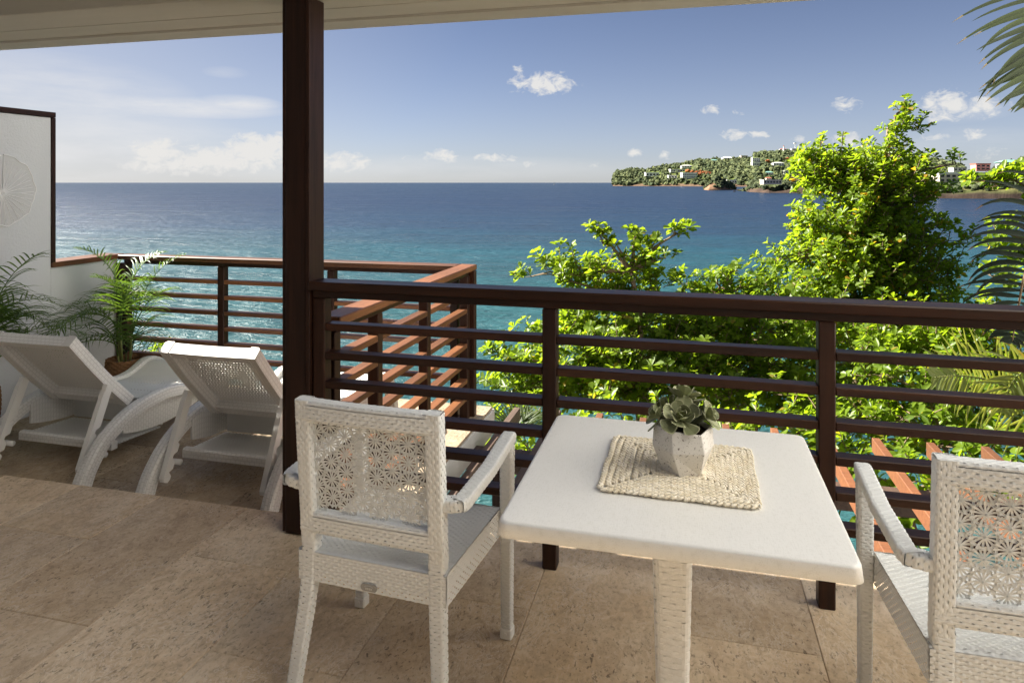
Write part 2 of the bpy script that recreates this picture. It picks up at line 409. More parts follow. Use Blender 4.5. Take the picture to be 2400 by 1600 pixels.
rel(long_x('under_rail', M_wood, -4.46, -1.60, 4.61, 4.67, DK+1.012, DK+1.0425, fa, 0.003), fa)
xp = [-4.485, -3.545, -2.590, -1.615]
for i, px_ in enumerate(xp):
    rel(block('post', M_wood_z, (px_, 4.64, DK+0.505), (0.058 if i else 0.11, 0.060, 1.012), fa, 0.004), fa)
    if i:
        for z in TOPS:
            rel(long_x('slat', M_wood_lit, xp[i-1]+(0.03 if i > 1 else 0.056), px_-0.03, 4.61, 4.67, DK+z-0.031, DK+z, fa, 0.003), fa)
# pillar
pl = thing('wooden_pillar', 'tall dark brown timber pillar between the chair and the loungers', 'pillar', (-1.617, 2.635, 0))
M_pillar = M_wood_z
rel(block('post', M_pillar, (-1.617, 2.640, 1.147), (0.098, 0.112, 2.286), pl, 0.004), pl)
rel(block('cover_strip', M_pillar, (-1.6765, 2.6405, 1.147), (0.019, 0.095, 2.284), pl, 0.002), pl)
rel(block('cover_strip', M_pillar, (-1.5575, 2.6405, 1.147), (0.019, 0.120, 2.284), pl, 0.002), pl)
# partition wall with wooden trim
wl = thing('partition_wall', 'white stucco partition wall with brown wooden edging left of the loungers', 'wall', (-4.64, 3.0, DK))
rel(block('wall', M_stucco, (-4.645, 2.05, 0.885), (0.17, 3.98, 2.19), wl, 0.004), wl)
rel(block('wall', M_stucco, (-4.645, 4.345, 0.345), (0.166, 0.61, 1.05), wl, 0.003), wl)
rel(long_y('trim_board', M_wood, -4.740, -4.548, 0.05, 4.072, 1.982, 2.020, wl, 0.003), wl)
rel(block('trim_board', M_wood_z, (-4.644, 4.056, 1.441), (0.192, 0.030, 1.08), wl, 0.003), wl)
rel(long_y('trim_board', M_wood_lit, -4.745, -4.543, 4.042, 4.700, 0.872, 0.9105, wl, 0.003), wl)
# roof over the terrace: beam with drip grooves, ceiling behind it
rf = thing('balcony_roof', 'cream painted concrete roof edge overhanging the balcony', 'roof', (0, 2.8, 2.29))
rel(block('beam', M_ceil, (-2.85, 2.762, 2.47), (7.6, 0.456, 0.36), rf, 0.004), rf)
rel(block('drip_edge', M_ceil, (-2.85, 3.076, 2.466), (7.6, 0.160, 0.372), rf, 0.003), rf)
rel(block('bead', M_ceil, (-2.85, 2.993, 2.2885), (7.6, 0.007, 0.006), rf, 0.001), rf)
rel(block('bead', M_ceil, (-2.85, 2.80, 2.2892), (7.6, 0.004, 0.004), rf, 0.001), rf)
rel(block('ceiling', M_ceil, (-2.85, 2.065, 2.66), (7.6, 0.94, 0.1), rf, 0.004), rf)
# ------------------------------------------------------------------ sea
SEA = -10.5
def sea_mat():
    m, nt, p = new_mat('sea_water')
    g = N(nt, 'ShaderNodeNewGeometry'); pos = g.outputs['Position']
    sp = N(nt, 'ShaderNodeSeparateXYZ'); L(nt, pos, sp.inputs[0])
    big = NOISE(nt, SCALED(nt, pos, (0.006, 0.014, 0)), 1.0, 4, 0.6)
    off = MATH(nt, 'MULTIPLY', MATH(nt, 'SUBTRACT', big, 0.5), 1.1)
    # sand shallows by the shore, deep water beyond (logarithm of the distance off the shore)
    dist = MATH(nt, 'MAXIMUM', MATH(nt, 'ADD', sp.outputs[1], MATH(nt, 'MULTIPLY', sp.outputs[0], -0.12)), 5.0)
    lg = MATH(nt, 'DIVIDE', MATH(nt, 'LOGARITHM', dist, 10.0), 4.0)
    lg = MATH(nt, 'ADD', lg, MATH(nt, 'MULTIPLY', off, 0.07))
    c = RAMP(nt, lg, (0.34, (0.026, 0.082, 0.084)), (0.46, (0.018, 0.072, 0.082)), (0.515, (0.013, 0.058, 0.078)), (0.56, (0.011, 0.033, 0.064)), (0.64, (0.010, 0.024, 0.054)), (0.86, (0.011, 0.025, 0.048)))
    # wind ruffled streaks
    k1 = NOISE(nt, SCALED(nt, pos, (0.012, 0.06, 0)), 1.0, 5, 0.65, 0.4); k2 = NOISE(nt, SCALED(nt, pos, (0.09, 0.30, 0)), 1.0, 4, 0.65, 0.3)
    kk = MATH(nt, 'ADD', MATH(nt, 'MULTIPLY', k1, 0.55), MATH(nt, 'MULTIPLY', k2, 0.45))
    c = MIX(nt, 1.0, c, RAMP(nt, kk, (0.34, 0.72), (0.66, 1.30)), 'MULTIPLY')
    L(nt, RAMP(nt, kk, (0.35, 0.24), (0.65, 0.38)), p.inputs['Roughness'])
    L(nt, c, p.inputs['Base Color'])
    p.inputs['IOR'].default_value = 1.33; p.inputs['Specular IOR Level'].default_value = 0.26
    w1 = NOISE(nt, SCALED(nt, pos, (0.35, 0.9, 0)), 1.0, 5, 0.62, 0.4)
    w2 = NOISE(nt, SCALED(nt, pos, (0.05, 0.13, 0)), 1.0, 4, 0.6, 0.3)
    w3 = NOISE(nt, SCALED(nt, pos, (1.6, 3.4, 0)), 1.0, 3, 0.6)
    h = MATH(nt, 'ADD', MATH(nt, 'ADD', MATH(nt, 'MULTIPLY', w1, 0.55), MATH(nt, 'MULTIPLY', w2, 1.6)), MATH(nt, 'MULTIPLY', w3, 0.14))
    BUMP(nt, p, h, 1.0, 1.25)
    return m
M_sea = sea_mat()
m = MB()
ys = [2, 30, 60, 120, 300, 800, 2500, 9000, 45000]
for a, b_ in zip(ys, ys[1:]):
    m.add([(-60000, a, SEA), (60000, a, SEA), (60000, b_, SEA), (-60000, b_, SEA)], [(0, 1, 2, 3)])
m.obj('sea', M_sea, kind='structure')
# ------------------------------------------------------------------ woven furniture
M_rattan = plain('white_woven_strap', (0.70, 0.715, 0.71), 0.42, 0.4, 0.0, 200, 0.05, 9)
M_dark = plain('dark_hollow', (0.13, 0.13, 0.12), 0.9, 0.1)
M_plastic = plain('white_moulded_plastic', (0.76, 0.755, 0.73), 0.45, 0.4, 0.1, 120, 0.03, 4)
def rr_section(a, b, r, n=40):
    """rounded rectangle, points and normals at even spacing"""
    pts = []
    for cx, cy, a0 in ((a-r, b-r, 0), (-(a-r), b-r, 90), (-(a-r), -(b-r), 180), (a-r, -(b-r), 270)):
        for k in range(5):
            t = R(a0 + 22.5*k); pts.append((cx+r*math.cos(t), cy+r*math.sin(t), math.cos(t), math.sin(t)))
    pts.append(pts[0]); cum = [0]
    for p, q in zip(pts, pts[1:]): cum.append(cum[-1]+math.hypot(q[0]-p[0], q[1]-p[1]))
    def at(u):
        d = (u % 1.0)*cum[-1]
        for i in range(len(pts)-1):
            if cum[i+1] >= d:
                f = (d-cum[i])/max(1e-9, cum[i+1]-cum[i]); p, q = pts[i], pts[i+1]
                return tuple(p[k]+(q[k]-p[k])*f for k in range(4))
        return pts[0]
    return at, cum[-1]
def bar_surface(path, a, b, r, up):
    """path: points; a, b: half sizes (number or function of w); returns P(u, w), length, girth"""
    path = [Vector(p) for p in path]; cum = [0]
    for p, q in zip(path, path[1:]): cum.append(cum[-1]+(q-p).length)
    T = [(path[min(i+1, len(path)-1)]-path[max(i-1, 0)]).normalized() for i in range(len(path))]
    up = Vector(up); at, girth = rr_section(1.0, 1.0, 0.42)
    fa = a if callable(a) else (lambda w: a); fb = b if callable(b) else (lambda w: b)
    def P(u, w):
        d = min(max(w, 0), 1)*cum[-1]; i = 0
        while i < len(path)-2 and cum[i+1] < d: i += 1
        f = (d-cum[i])/(cum[i+1]-cum[i])
        c = path[i].lerp(path[i+1], f); t = T[i].lerp(T[i+1], f).normalized()
        y = (up - t*up.dot(t)).normalized(); x = t.cross(y)
        px_, py_, nx, ny = at(u)
        return c + x*(px_*fa(w)) + y*(py_*fb(w)), x*nx + y*ny
    g = 4*(fa(.5)+fb(.5))*0.93
    return P, cum[-1], g
SF = (0.0, 0.52, 0.76)
def weave(mb, P, nS, nT, amp=0.0011, slot=True, SF=(0.0, 0.44, 0.72), edge=0.11):
    """strips run along s, over and under the stakes; P(s01, t01) -> point, normal"""
    S_ = [i+f for i in range(nS) for f in SF] + [nS]
    T_ = [j+f for j in range(nT) for f in (edge, 0.5, 1-edge)]
    prof = dict(zip(SF, (0.2, 1.0, 0.8)))
    v = []
    for t in T_:
        j = int(t); ft = t-j; mid = abs(ft-0.5) < 0.01
        for s in S_:
            i = min(int(s), nS-1); fs = round(s-i, 2)
            h = prof.get(fs, 0.0); h = h if (i+j) % 2 == 0 else -0.55*h
            if not mid: h -= 0.55
            p, n = P(s/nS, t/nT); v.append(p + n*(h*amp))
    w = len(S_); f = []
    for y in range(len(T_)-1):
        row, k = divmod(y, 3)
        for x in range(w-1):
            i, c = divmod(x, 3)
            if slot and k == 2 and c == 0 and (i+row) % 2 == 0: continue
            f.append((y*w+x, y*w+x+1, (y+1)*w+x+1, (y+1)*w+x))
    mb.add(v, f)
CELL, ROW = 0.0125, 0.0095
def cells(n, even=True):
    n = max(2, int(round(n))); return n+(n % 2) if even else n
def bar_round(mb, path, a, b, up=(0, 1, 0), cell=CELL, row=ROW, amp=0.0007, **kw):
    P, ln, g = bar_surface(path, a, b, 0.4, up)        # straps wound round the bar
    weave(mb, lambda s, t: P(s, t), cells(g/cell), max(2, int(ln/row)), amp, **kw)
def bar_long(mb, path, a, b, up=(0, 0, 1), cell=CELL, row=ROW, amp=0.0007):
    P, ln, g = bar_surface(path, a, b, 0.4, up)        # straps running along the bar
    weave(mb, lambda s, t: P(t, s), cells(ln/cell), cells(g/row), amp)
def sheet(mb, p00, p10, p01, p11, nrm, amp=0.0009, bow=0.0, cell=CELL, row=ROW):
    p00, p10, p01, p11, nrm = map(Vector, (p00, p10, p01, p11, nrm))
    def P(s, t):
        p = p00.lerp(p10, s).lerp(p01.lerp(p11, s), t)
        return p - nrm*(bow*4*s*(1-s)*1.0), nrm
    weave(mb, P, cells((p10-p00).length/cell), max(2, int((p01-p00).length/row)), amp)

def lace_rosette():
    m = MB(); n = 14
    for k in range(n):
        a = 2*math.pi*k/n; o = 0.0012 if k % 2 else -0.0006
        c, s = math.cos(a), math.sin(a)
        def q(r, w, y): return (c*r - s*w, y, s*r + c*w)
        m.add([q(.003, .0016, o), q(.003, -.0016, o), q(.018, -.0026, o+.0022), q(.018, .0026, o+.0022), q(.0325, -.0030, o-.001), q(.0325, .0030, o-.001)],
              [(0, 1, 2, 3), (3, 2, 4, 5)])
    ring = []
    for r, y in ((.0234, .001), (.0264, .0030), (.0296, .001)):
        ring.append([(math.cos(2*math.pi*k/18)*r, y+(.0008 if k % 2 else -.0008), math.sin(2*math.pi*k/18)*r) for k in range(18)])
    m.loft([[Vector(p) for p in r] for r in ring], False)
    m.add([(math.cos(k*1.0472)*.007, .004, math.sin(k*1.0472)*.007) for k in range(6)], [(0, 1, 2, 3, 4, 5)])
    return m.mesh('rosette', M_rattan)

def make_chair(label):
    t = thing('armchair', label, 'chair', group='white woven armchairs at the table')
    # legs
    for sx in (-1, 1):
        m = MB(); bar_round(m, [(sx*.272, .205, .035), (sx*.272, .203, .40), (sx*.274, .200, .655)], lambda w: .018+.0045*w, lambda w: .018+.0045*w)
        lg = m.obj('leg', M_rattan, t)
        m = MB(); m.box((sx*.272, .205, .018), (.040, .040, .036), .004); m.box((sx*.272, .1835, .022), (.007, .004, .007), .001)
        m.obj('foot_cap', M_plastic, lg)
        m = MB(); bar_round(m, [(sx*.232, -.245, .035), (sx*.212, -.212, .25), (sx*.205, -.200, .345), (sx*.203, -.197, .46)], lambda w: .019+.006*w, lambda w: .018+.004*w)
        lg = m.obj('leg', M_rattan, t)
        m = MB(); m.box((sx*.233, -.247, .018), (.040, .040, .036), .004); m.obj('foot_cap', M_plastic, lg)
        m = MB()      # armrest: out of the back post, round the elbow, forward to the front leg
        bar_round(m, [(sx*.215, -.203, .612), (sx*.262, -.200, .618), (sx*.276, -.193, .620)], .023, .018, (0, 0, 1))
        bar_round(m, [(sx*.268, -.214, .620), (sx*.276, -.192, .622), (sx*.282, 0.0, .636), (sx*.277, .19, .657), (sx*.275, .222, .655)], .023, .018, (0, 0, 1))
        m.obj('armrest', M_rattan, t)
    # seat
    m = MB(); zt, zb = .425, .335
    sheet(m, (-.235, -.19, zt), (.235, -.19, zt), (-.250, .195, zt+.004), (.250, .195, zt+.004), (0, 0, 1), .0014, 0.012)
    sheet(m, (-.235, -.218, zb), (.235, -.218, zb), (-.235, -.218, zt-.004), (.235, -.218, zt-.004), (0, -1, 0))
    sheet(m, (-.235, -.218, zt-.004), (.235, -.218, zt-.004), (-.235, -.19, zt), (.235, -.19, zt), (0, -.7, .7))
    sheet(m, (.252, .205, zb), (-.252, .205, zb), (.252, .205, zt), (-.252, .205, zt), (0, 1, 0))
    for sx in (-1, 1):
        sheet(m, (sx*.237, -.215, zb), (sx*.252, .204, zb), (sx*.237, -.215, zt), (sx*.252, .204, zt), (sx, 0, 0))
    m.obj('seat', M_rattan, t)
    m = MB(); m.box((0, -.005, .375), (.435, .38, .070), .004); m.obj('seat_core', M_plastic, t)
    # back frame
    def back(x, z): return Vector((x, -.197-.030*max(0, (z-.44)/.43) - .012*(1-(x/.23)**2)*max(0, min(1, (z-.44)/.3)), z))
    m = MB()
    for sx in (-1, 1):
        bar_long(m, [back(sx*.205, .44), back(sx*.2055, .6), back(sx*.206, .75), back(sx*.2065, .872)], .021, .0245, (1, 0, 0))
    def rail(z, hz):
        bar_long(m, [back(x, z) for x in (-.226, -.15, -.07, 0, .07, .15, .226)], .021, hz)
    rail(.841, .031); rail(.508, .032)
    m.obj('backrest_frame', M_rattan, t)
    me = lace_rosette(); pitch = .0535
    c = -3.5
    for ci_ in range(8):
        x = (ci_-3.5)*pitch*.93
        z = .560 + (pitch/2 if ci_ % 2 else 0)
        while z < .815:
            if abs(x) < .19:
                p = back(x, z); o = put('rosette', me, t, p, (0.07, rnd.uniform(0, .4), 0))
            z += pitch
    m = MB()
    ring = [(math.cos(a)*(.026 if abs(math.cos(a)) > .3 else .024), math.sin(a)*.0105) for a in [2*math.pi*k/20 for k in range(20)]]
    ring = [(max(-.0155, min(.0155, x))+math.copysign(.0, x), z) for x, z in ring]
    ring = [(.0155*(1 if math.cos(2*math.pi*k/20) > 0 else -1) + .0105*math.cos(2*math.pi*k/20), .0105*math.sin(2*math.pi*k/20)) for k in range(20)]
    m.loft([[Vector((x*s, y, z*s)) for x, z in ring] for s, y in ((1, -.2195), (1, -.2225), (.9, -.2235), (.84, -.2228))], True)
    bd = m.obj('badge', plain('grey_metal_badge', (.30, .29, .27), .4, .5), t, loc=(0, 0, .352))
    m = MB()
    for k in range(4): m.box((-.0085+.0055*k, -.2235, -.0025), (.0034, .0012, .005), 0)
    m.tube([(.013*math.cos(a), -.2233, .002+.0042*math.sin(a)) for a in [math.pi*k/8 for k in range(9)]], .0007, 4)
    m.obj('emblem', plain('light_badge_print', (.52, .51, .48), .4, .5), bd)
    return t
def copy_tree(o, parent=None):
    c = o.copy(); COL.objects.link(c)
    if parent is not None: c.parent = parent
    for ch in list(o.children): copy_tree(ch, c)
    return c
chair = make_chair('white woven armchair with lace back standing left of the table, by the dark pillar')
chair.location = (-.862, 1.995, 0); chair.rotation_euler = (0, 0, R(-3.5))
ch2 = copy_tree(chair); ch2['label'] = 'white woven armchair right of the table, cut by the picture edge'
ch2.location = (.777, 1.995, 0); ch2.rotation_euler = (0, 0, R(0.5))

# ------------------------------------------------------------------ table
def linen_plastic():
    m, nt, p = new_mat('linen_textured_laminate'); v, rn = objvec(nt)
    w1 = NOISE(nt, SCALED(nt, v, (420, 60, 420)), 1.0, 2, 0.5); w2 = NOISE(nt, SCALED(nt, v, (60, 420, 60)), 1.0, 2, 0.5)
    h = MATH(nt, 'ADD', w1, w2); big = NOISE(nt, v, 6, 3, 0.5)
    c = MIX(nt, RAMP(nt, h, (0.75, 0.0), (1.25, 1.0)), (0.755, 0.75, 0.715), (0.825, 0.82, 0.79))
    c = MIX(nt, MATH(nt, 'MULTIPLY', big, 0.06), c, (0.66, 0.65, 0.62))
    L(nt, c, p.inputs['Base Color']); p.inputs['Roughness'].default_value = 0.42; p.inputs['Specular IOR Level'].default_value = 0.45
    BUMP(nt, p, h, 0.25, 0.0012); return m
M_table = linen_plastic()
tb = thing('square_table', 'square white table with textured top on one tapered woven leg', 'table', (-.039, 1.872, 0))
m = MB()
def rrect(hx, hy, r, z, n=7):
    o = []
    for cx, cy, a0 in ((hx-r, hy-r, 0), (-(hx-r), hy-r, 90), (-(hx-r), -(hy-r), 180), (hx-r, -(hy-r), 270)):
        for k in range(n): a = R(a0+90*k/(n-1)); o.append(Vector((cx+r*math.cos(a), cy+r*math.sin(a), z)))
    return o
HX, HY = .385, .376
rings = [rrect(HX-.020, HY-.020, .024, .693), rrect(HX-.002, HY-.002, .024, .693), rrect(HX, HY, .024, .695)]
for k in range(0, 7):
    a = R(15*k); rings.append(rrect(HX-.003-.009*(1-math.cos(a)), HY-.003-.009*(1-math.cos(a)), .024, .7215+.0085*math.sin(a)))
rings.append(rrect(HX-.05, HY-.05, .02, .7302))
m.loft(rings, True); m.obj('table_top', M_table, tb, True)
m = MB()
bar_round(m, [(0, 0, .06), (0, 0, .40), (0, 0, .689)], lambda w: .040+.0155*w, lambda w: .040+.0155*w, (0, 1, 0), .026, .0155, .0006, SF=(0.0, 0.34, 0.67), edge=0.05)
lg = m.obj('leg', M_table, tb)
m = MB(); m.box((0, 0, .375), (.078, .078, .62), .003); m.obj('leg_core', M_table, lg)
m = MB(); m.tube([(0, 0, 0), (0, 0, .012), (0, 0, .03), (0, 0, .06)], [.19, .19, .16, .05], 24)
m.obj('base', M_table, tb, True)

# ------------------------------------------------------------------ placemat, planter
def jute():
    m, nt, p = new_mat('jute_braid'); v, rn = objvec(nt)
    n = NOISE(nt, v, 260, 4, 0.7); b = NOISE(nt, v, 22, 3, 0.6)
    c = RAMP(nt, MATH(nt, 'ADD', MATH(nt, 'MULTIPLY', n, .6), MATH(nt, 'MULTIPLY', b, .4)), (0.32, (0.54, 0.44, 0.29)), (0.44, (0.80, 0.71, 0.53)), (0.58, (0.92, 0.86, 0.74)))
    L(nt, c, p.inputs['Base Color']); p.inputs['Roughness'].default_value = 0.95; p.inputs['Specular IOR Level'].default_value = 0.1
    BUMP(nt, p, n, 0.5, 0.002); return m
M_jute = jute()
pm = thing('placemat', 'cream braided jute placemat under the pot of succulents', 'placemat', (-.021, 1.882, .7305), R(-1.0))
def lump(mb, c, d, L_, w, h):
    """one plump strand of a braid"""
    d = d.normalized(); sd = Vector((-d.y, d.x, 0)); v = []
    for k, (f, s) in enumerate(((-1, .12), (-.45, .9), (.45, .9), (1, .12))):
        for a in range(6):
            t = math.pi*2*a/6; v.append(c + d*(L_*f) + sd*(w*s*math.cos(t)) + Vector((0, 0, h*s*math.sin(t)+ .25*h*(1-abs(f)))))
    f = [(i*6+a, i*6+(a+1) % 6, (i+1)*6+(a+1) % 6, (i+1)*6+a) for i in range(3) for a in range(6)]
    mb.add(v, f)
for k in range(12):
    hx, hy = .188-.0152*k, .180-.0152*k
    if hx < .01 or hy < .004: break
    m = MB(); pts = rrect(hx, hy, min(.012, hy*.7), .0065, 4); pts.append(pts[0]); d0 = 0.0
    step = .0115; side = 0
    for p, q in zip(pts, pts[1:]):
        ln = (q-p).length; dr = (q-p).normalized() if ln > 1e-6 else None
        if dr is None: continue
        while d0 < ln:
            c = p + dr*d0; sd = Vector((-dr.y, dr.x, 0)); side ^= 1
            wv = .0016*math.sin(c.x*41+k)+.0014*math.sin(c.y*37+2*k)
            sg = 1 if side else -1
            lump(m, c + sd*(sg*.0030+wv) + Vector((0, 0, rnd.uniform(-.0007, .001))), dr + sd*(-sg*.55+rnd.uniform(-.1, .1)), .0108, .0046, .0052)
            d0 += step/1.5
        d0 -= ln
    m.obj('braid', M_jute, pm, True)
def speckled():
    m, nt, p = new_mat('speckled_stoneware'); v, rn = objvec(nt)
    s = NOISE(nt, v, 190, 2, 0.5); s2 = NOISE(nt, v, 330, 2, 0.5); b = NOISE(nt, v, 14, 3, 0.6)
    c = MIX(nt, b, (0.66, 0.63, 0.585), (0.76, 0.735, 0.69))
    c = MIX(nt, RAMP(nt, s, (0.64, 0.0), (0.69, 0.9)), c, (0.10, 0.075, 0.055))
    c = MIX(nt, RAMP(nt, s2, (0.66, 0.0), (0.70, 0.7)), c, (0.22, 0.16, 0.12))
    L(nt, c, p.inputs['Base Color']); p.inputs['Roughness'].default_value = 0.7
    BUMP(nt, p, b, 0.2, 0.004); return m
pot = thing('succulent_planter', 'faceted speckled stoneware pot of grey green succulents on the jute placemat', 'planter', (-.012, 1.872, .7385), R(12))
m = MB(); rings = []
for z, r, tw, n6 in ((0, .054, 8, 6), (.004, .058, 8, 6), (.066, .0815, 0, 6), (.116, .0770, -4, 6), (.119, .0720, -4, 6), (.108, .0690, -4, 6)):
    rings.append((z, r, tw))
base6 = lambda z, r, tw: [Vector((r*math.cos(R(60*k+tw)), r*math.sin(R(60*k+tw)), z + (0.004*math.sin(k*2.1) if z > .1 else 0))) for k in range(6)]
A0, A1, A2, A3, A4, A5 = [base6(*r) for r in rings]
m.loft([A0, A1], True)
v = A1+A2+A3; f = []
for k in range(6):
    k2 = (k+1) % 6
    f += [(k, k2, 6+k), (k2, 6+k2, 6+k), (6+k, 12+k2, 12+k), (6+k, 6+k2, 12+k2)]
m.add(v, f); m.loft([A3, A4, A5], False)
me = m.mesh('pot', speckled())
pb = put('pot', me, pot)
bv = pb.modifiers.new('bevel', 'BEVEL'); bv.width = .021; bv.segments = 6; bv.limit_method = 'ANGLE'; bv.angle_limit = R(8)
m = MB(); m.add(base6(.104, .0685, -4), [(0, 1, 2, 3, 4, 5)]); m.obj('soil', plain('dark_soil', (.03, .022, .016), .95, .1), pot)
def succ_mat():
    m, nt, p = new_mat('succulent_leaf'); v, rn = objvec(nt)
    a = N(nt, 'ShaderNodeAttribute', attribute_name='tint')
    n = NOISE(nt, v, 60, 3, 0.6)
    c = MIX(nt, MATH(nt, 'MULTIPLY', a.outputs['Fac'], 1.0), (0.165, 0.195, 0.075), (0.58, 0.59, 0.37))
    c = MIX(nt, MATH(nt, 'MULTIPLY', RAMP(nt, n, (0.4, 0.0), (0.75, 1.0)), 0.4), c, (0.10, 0.085, 0.06))
    c = MIX(nt, 1.0, c, RAMP(nt, rn, (0, 0.7), (1, 1.35)), 'MULTIPLY')
    L(nt, c, p.inputs['Base Color']); p.inputs['Roughness'].default_value = 0.45
    p.inputs['Subsurface Weight'].default_value = 0.0; return m
M_succ = succ_mat()
def succ_leaf():
    m = MB(); prof = ((0, .10), (.25, .20), (.5, .34), (.72, .43), (.88, .34), (.97, .15), (1.0, .02)); rows = []
    for y, w in prof:
        z = .16*y*y - .02
        rows.append([Vector((-w, y, z+.10*w)), Vector((-w*.82, y, z+.035)), Vector((0, y, z-.012)), Vector((w*.82, y, z+.035)), Vector((w, y, z+.10*w)), Vector((0, y, z-.075*(1-y*.7)))])
    n = 6
    for i in range(len(rows)-1):
        for k in range(6):
            k2 = (k+1) % 6
            m.add([rows[i][k], rows[i][k2], rows[i+1][k2], rows[i+1][k]], [(0, 1, 2, 3)], 0.95 if (k in (0, 3) or i >= 5) else (.25 if k < 4 else .1))
    return m.mesh('leaf', M_succ, False, True)
ML = succ_leaf()
def rosette(c, size, tilt_dir, tilt, n=15):
    z = Vector((math.cos(tilt_dir)*math.sin(tilt), math.sin(tilt_dir)*math.sin(tilt), math.cos(tilt)))
    root = Vector((c[0]*.25, c[1]*.25, .108)); m = MB()
    m.tube([root, (root+Vector(c))/2+Vector((0, 0, .004)), Vector(c)], [.007, .008, .009], 6)
    ro = m.obj('rosette', plain('succulent_stem', (.09, .10, .05), .6, .3) if 'succulent_stem' not in bpy.data.materials else bpy.data.materials['succulent_stem'], pot, True)
    q = z.to_track_quat('Z', 'Y').to_matrix().to_4x4()
    for i in range(n):
        f = i/(n-1); a = i*2.39996
        pitch = R(78 - 72*f) + rnd.uniform(-.08, .08)
        s = size*(.40+.54*f)
        M = Matrix.Translation(Vector(c)+z*(.010*(1-f))) @ q @ Matrix.Rotation(a, 4, 'Z') @ Matrix.Translation((0, .004+.004*f, 0)) @ Matrix.Rotation(pitch, 4, 'X') @ Matrix.Diagonal((s, s, s, 1))
        o = put('leaf', ML, ro); o.matrix_local = M
    return ro
rosette((-.010, -.030, .142), .062, R(-95), R(42), 15)
rosette((.004, .016, .180), .056, R(60), R(22), 15)
rosette((.056, .000, .140), .050, R(-20), R(55), 13)
rosette((-.058, .012, .136), .048, R(170), R(60), 13)
rosette((.030, .050, .135), .048, R(60), R(55), 12)
rosette((-.030, .052, .140), .046, R(120), R(50), 12)

# ------------------------------------------------------------------ sun loungers
def moulded():
    m, nt, p = new_mat('white_rattan_look_plastic'); v, rn = objvec(nt)
    b = N(nt, 'ShaderNodeTexBrick'); b.offset = 0.5; b.inputs['Scale'].default_value = 1.0
    b.inputs['Brick Width'].default_value = .030; b.inputs['Row Height'].default_value = .020; b.inputs['Mortar Size'].default_value = .0028
    b.inputs['Mortar Smooth'].default_value = .4
    uv = N(nt, 'ShaderNodeUVMap'); L(nt, uv.outputs[0], b.inputs['Vector'])
    n = NOISE(nt, v, 5, 3, .5)
    c = MIX(nt, n, (0.74, 0.735, 0.71), (0.82, 0.815, 0.79))
    c = MIX(nt, MATH(nt, 'MULTIPLY', b.outputs['Fac'], 0.30), c, (0.42, 0.41, 0.38))
    L(nt, c, p.inputs['Base Color']); p.inputs['Roughness'].default_value = 0.4
    BUMP(nt, p, MATH(nt, 'SUBTRACT', 1.0, b.outputs['Fac']), 0.8, 0.003); return m
M_lounge = moulded()
def uv_obj(name, rings, parent, closed=True, cap=True, mat=None, girth_first=False):
    """loft with UV in metres"""
    me = bpy.data.meshes.new(name); n = len(rings[0]); nr = len(rings)
    v = [tuple(p) for r in rings for p in r]; f = []; uvs = []
    cu = [[0.0] for _ in rings]
    for r, c in zip(rings, cu):
        for k in range(n): c.append(c[-1] + (r[(k+1) % n]-r[k]).length)
    cv = [0.0]
    for i in range(nr-1): cv.append(cv[-1] + sum((rings[i+1][k]-rings[i][k]).length for k in range(n))/n)
    for i in range(nr-1):
        for k in range(n if closed else n-1):
            k2 = (k+1) % n
            f.append((i*n+k, i*n+k2, (i+1)*n+k2, (i+1)*n+k))
            q = [(cu[i][k], cv[i]), (cu[i][k+1], cv[i]), (cu[i+1][k+1], cv[i+1]), (cu[i+1][k], cv[i+1])]
            uvs += [(b, a) for a, b in q] if not girth_first else q
    if cap and closed:
        f.append(tuple(range(n-1, -1, -1))); uvs += [(0, 0)]*n
        f.append(tuple((nr-1)*n+k for k in range(n))); uvs += [(0, 0)]*n
    me.from_pydata(v, [], f); ul = me.uv_layers.new(name='UVMap')
    ul.data.foreach_set('uv', [c for p in uvs for c in p])
    me.materials.append(mat or M_lounge); me.update()
    return put(name, me, parent)
def perforated(name, P, nu, nv, parent, mat, hole=0.34, thick=0.006):
    """sheet with a grid of small round-cornered openings, P(u, v) -> point, normal"""
    m = MB()
    for side in (0, 1):
        for i in range(nu):
            for j in range(nv):
                o = .25 if j % 2 else -.25
                def q(a, b):
                    p, nn = P((i+a)/nu, (j+b)/nv); return p - nn*(thick*side)
                h0, h1 = .5-hole/2+o*.5, .5+hole/2+o*.5
                v = [q(0, 0), q(1, 0), q(1, 1), q(0, 1), q(h0, .5-hole/2), q(h1, .5-hole/2), q(h1, .5+hole/2), q(h0, .5+hole/2)]
                f = [(0, 1, 5, 4), (1, 2, 6, 5), (2, 3, 7, 6), (3, 0, 4, 7)]
                m.add(v, f if side == 0 else [t[::-1] for t in f])
    return m.obj(name, mat, parent)
def spline(pts, n):
    pts = [Vector((p[0], p[1], 0)) for p in pts]; out = []
    for i in range(len(pts)-1):
        p0, p1, p2, p3 = pts[max(i-1, 0)], pts[i], pts[i+1], pts[min(i+2, len(pts)-1)]
        for k in range(n):
            t = k/n
            out.append(0.5*((2*p1) + (p2-p0)*t + (2*p0-5*p1+4*p2-p3)*t*t + (3*p1-p0-3*p2+p3)*t**3))
    out.append(pts[-1]); return [(p.x, p.y) for p in out]
M_perf = plain('white_perforated_plastic', (0.76, 0.755, 0.725), 0.45, 0.4, 0.3, 160, 0.04, 5)
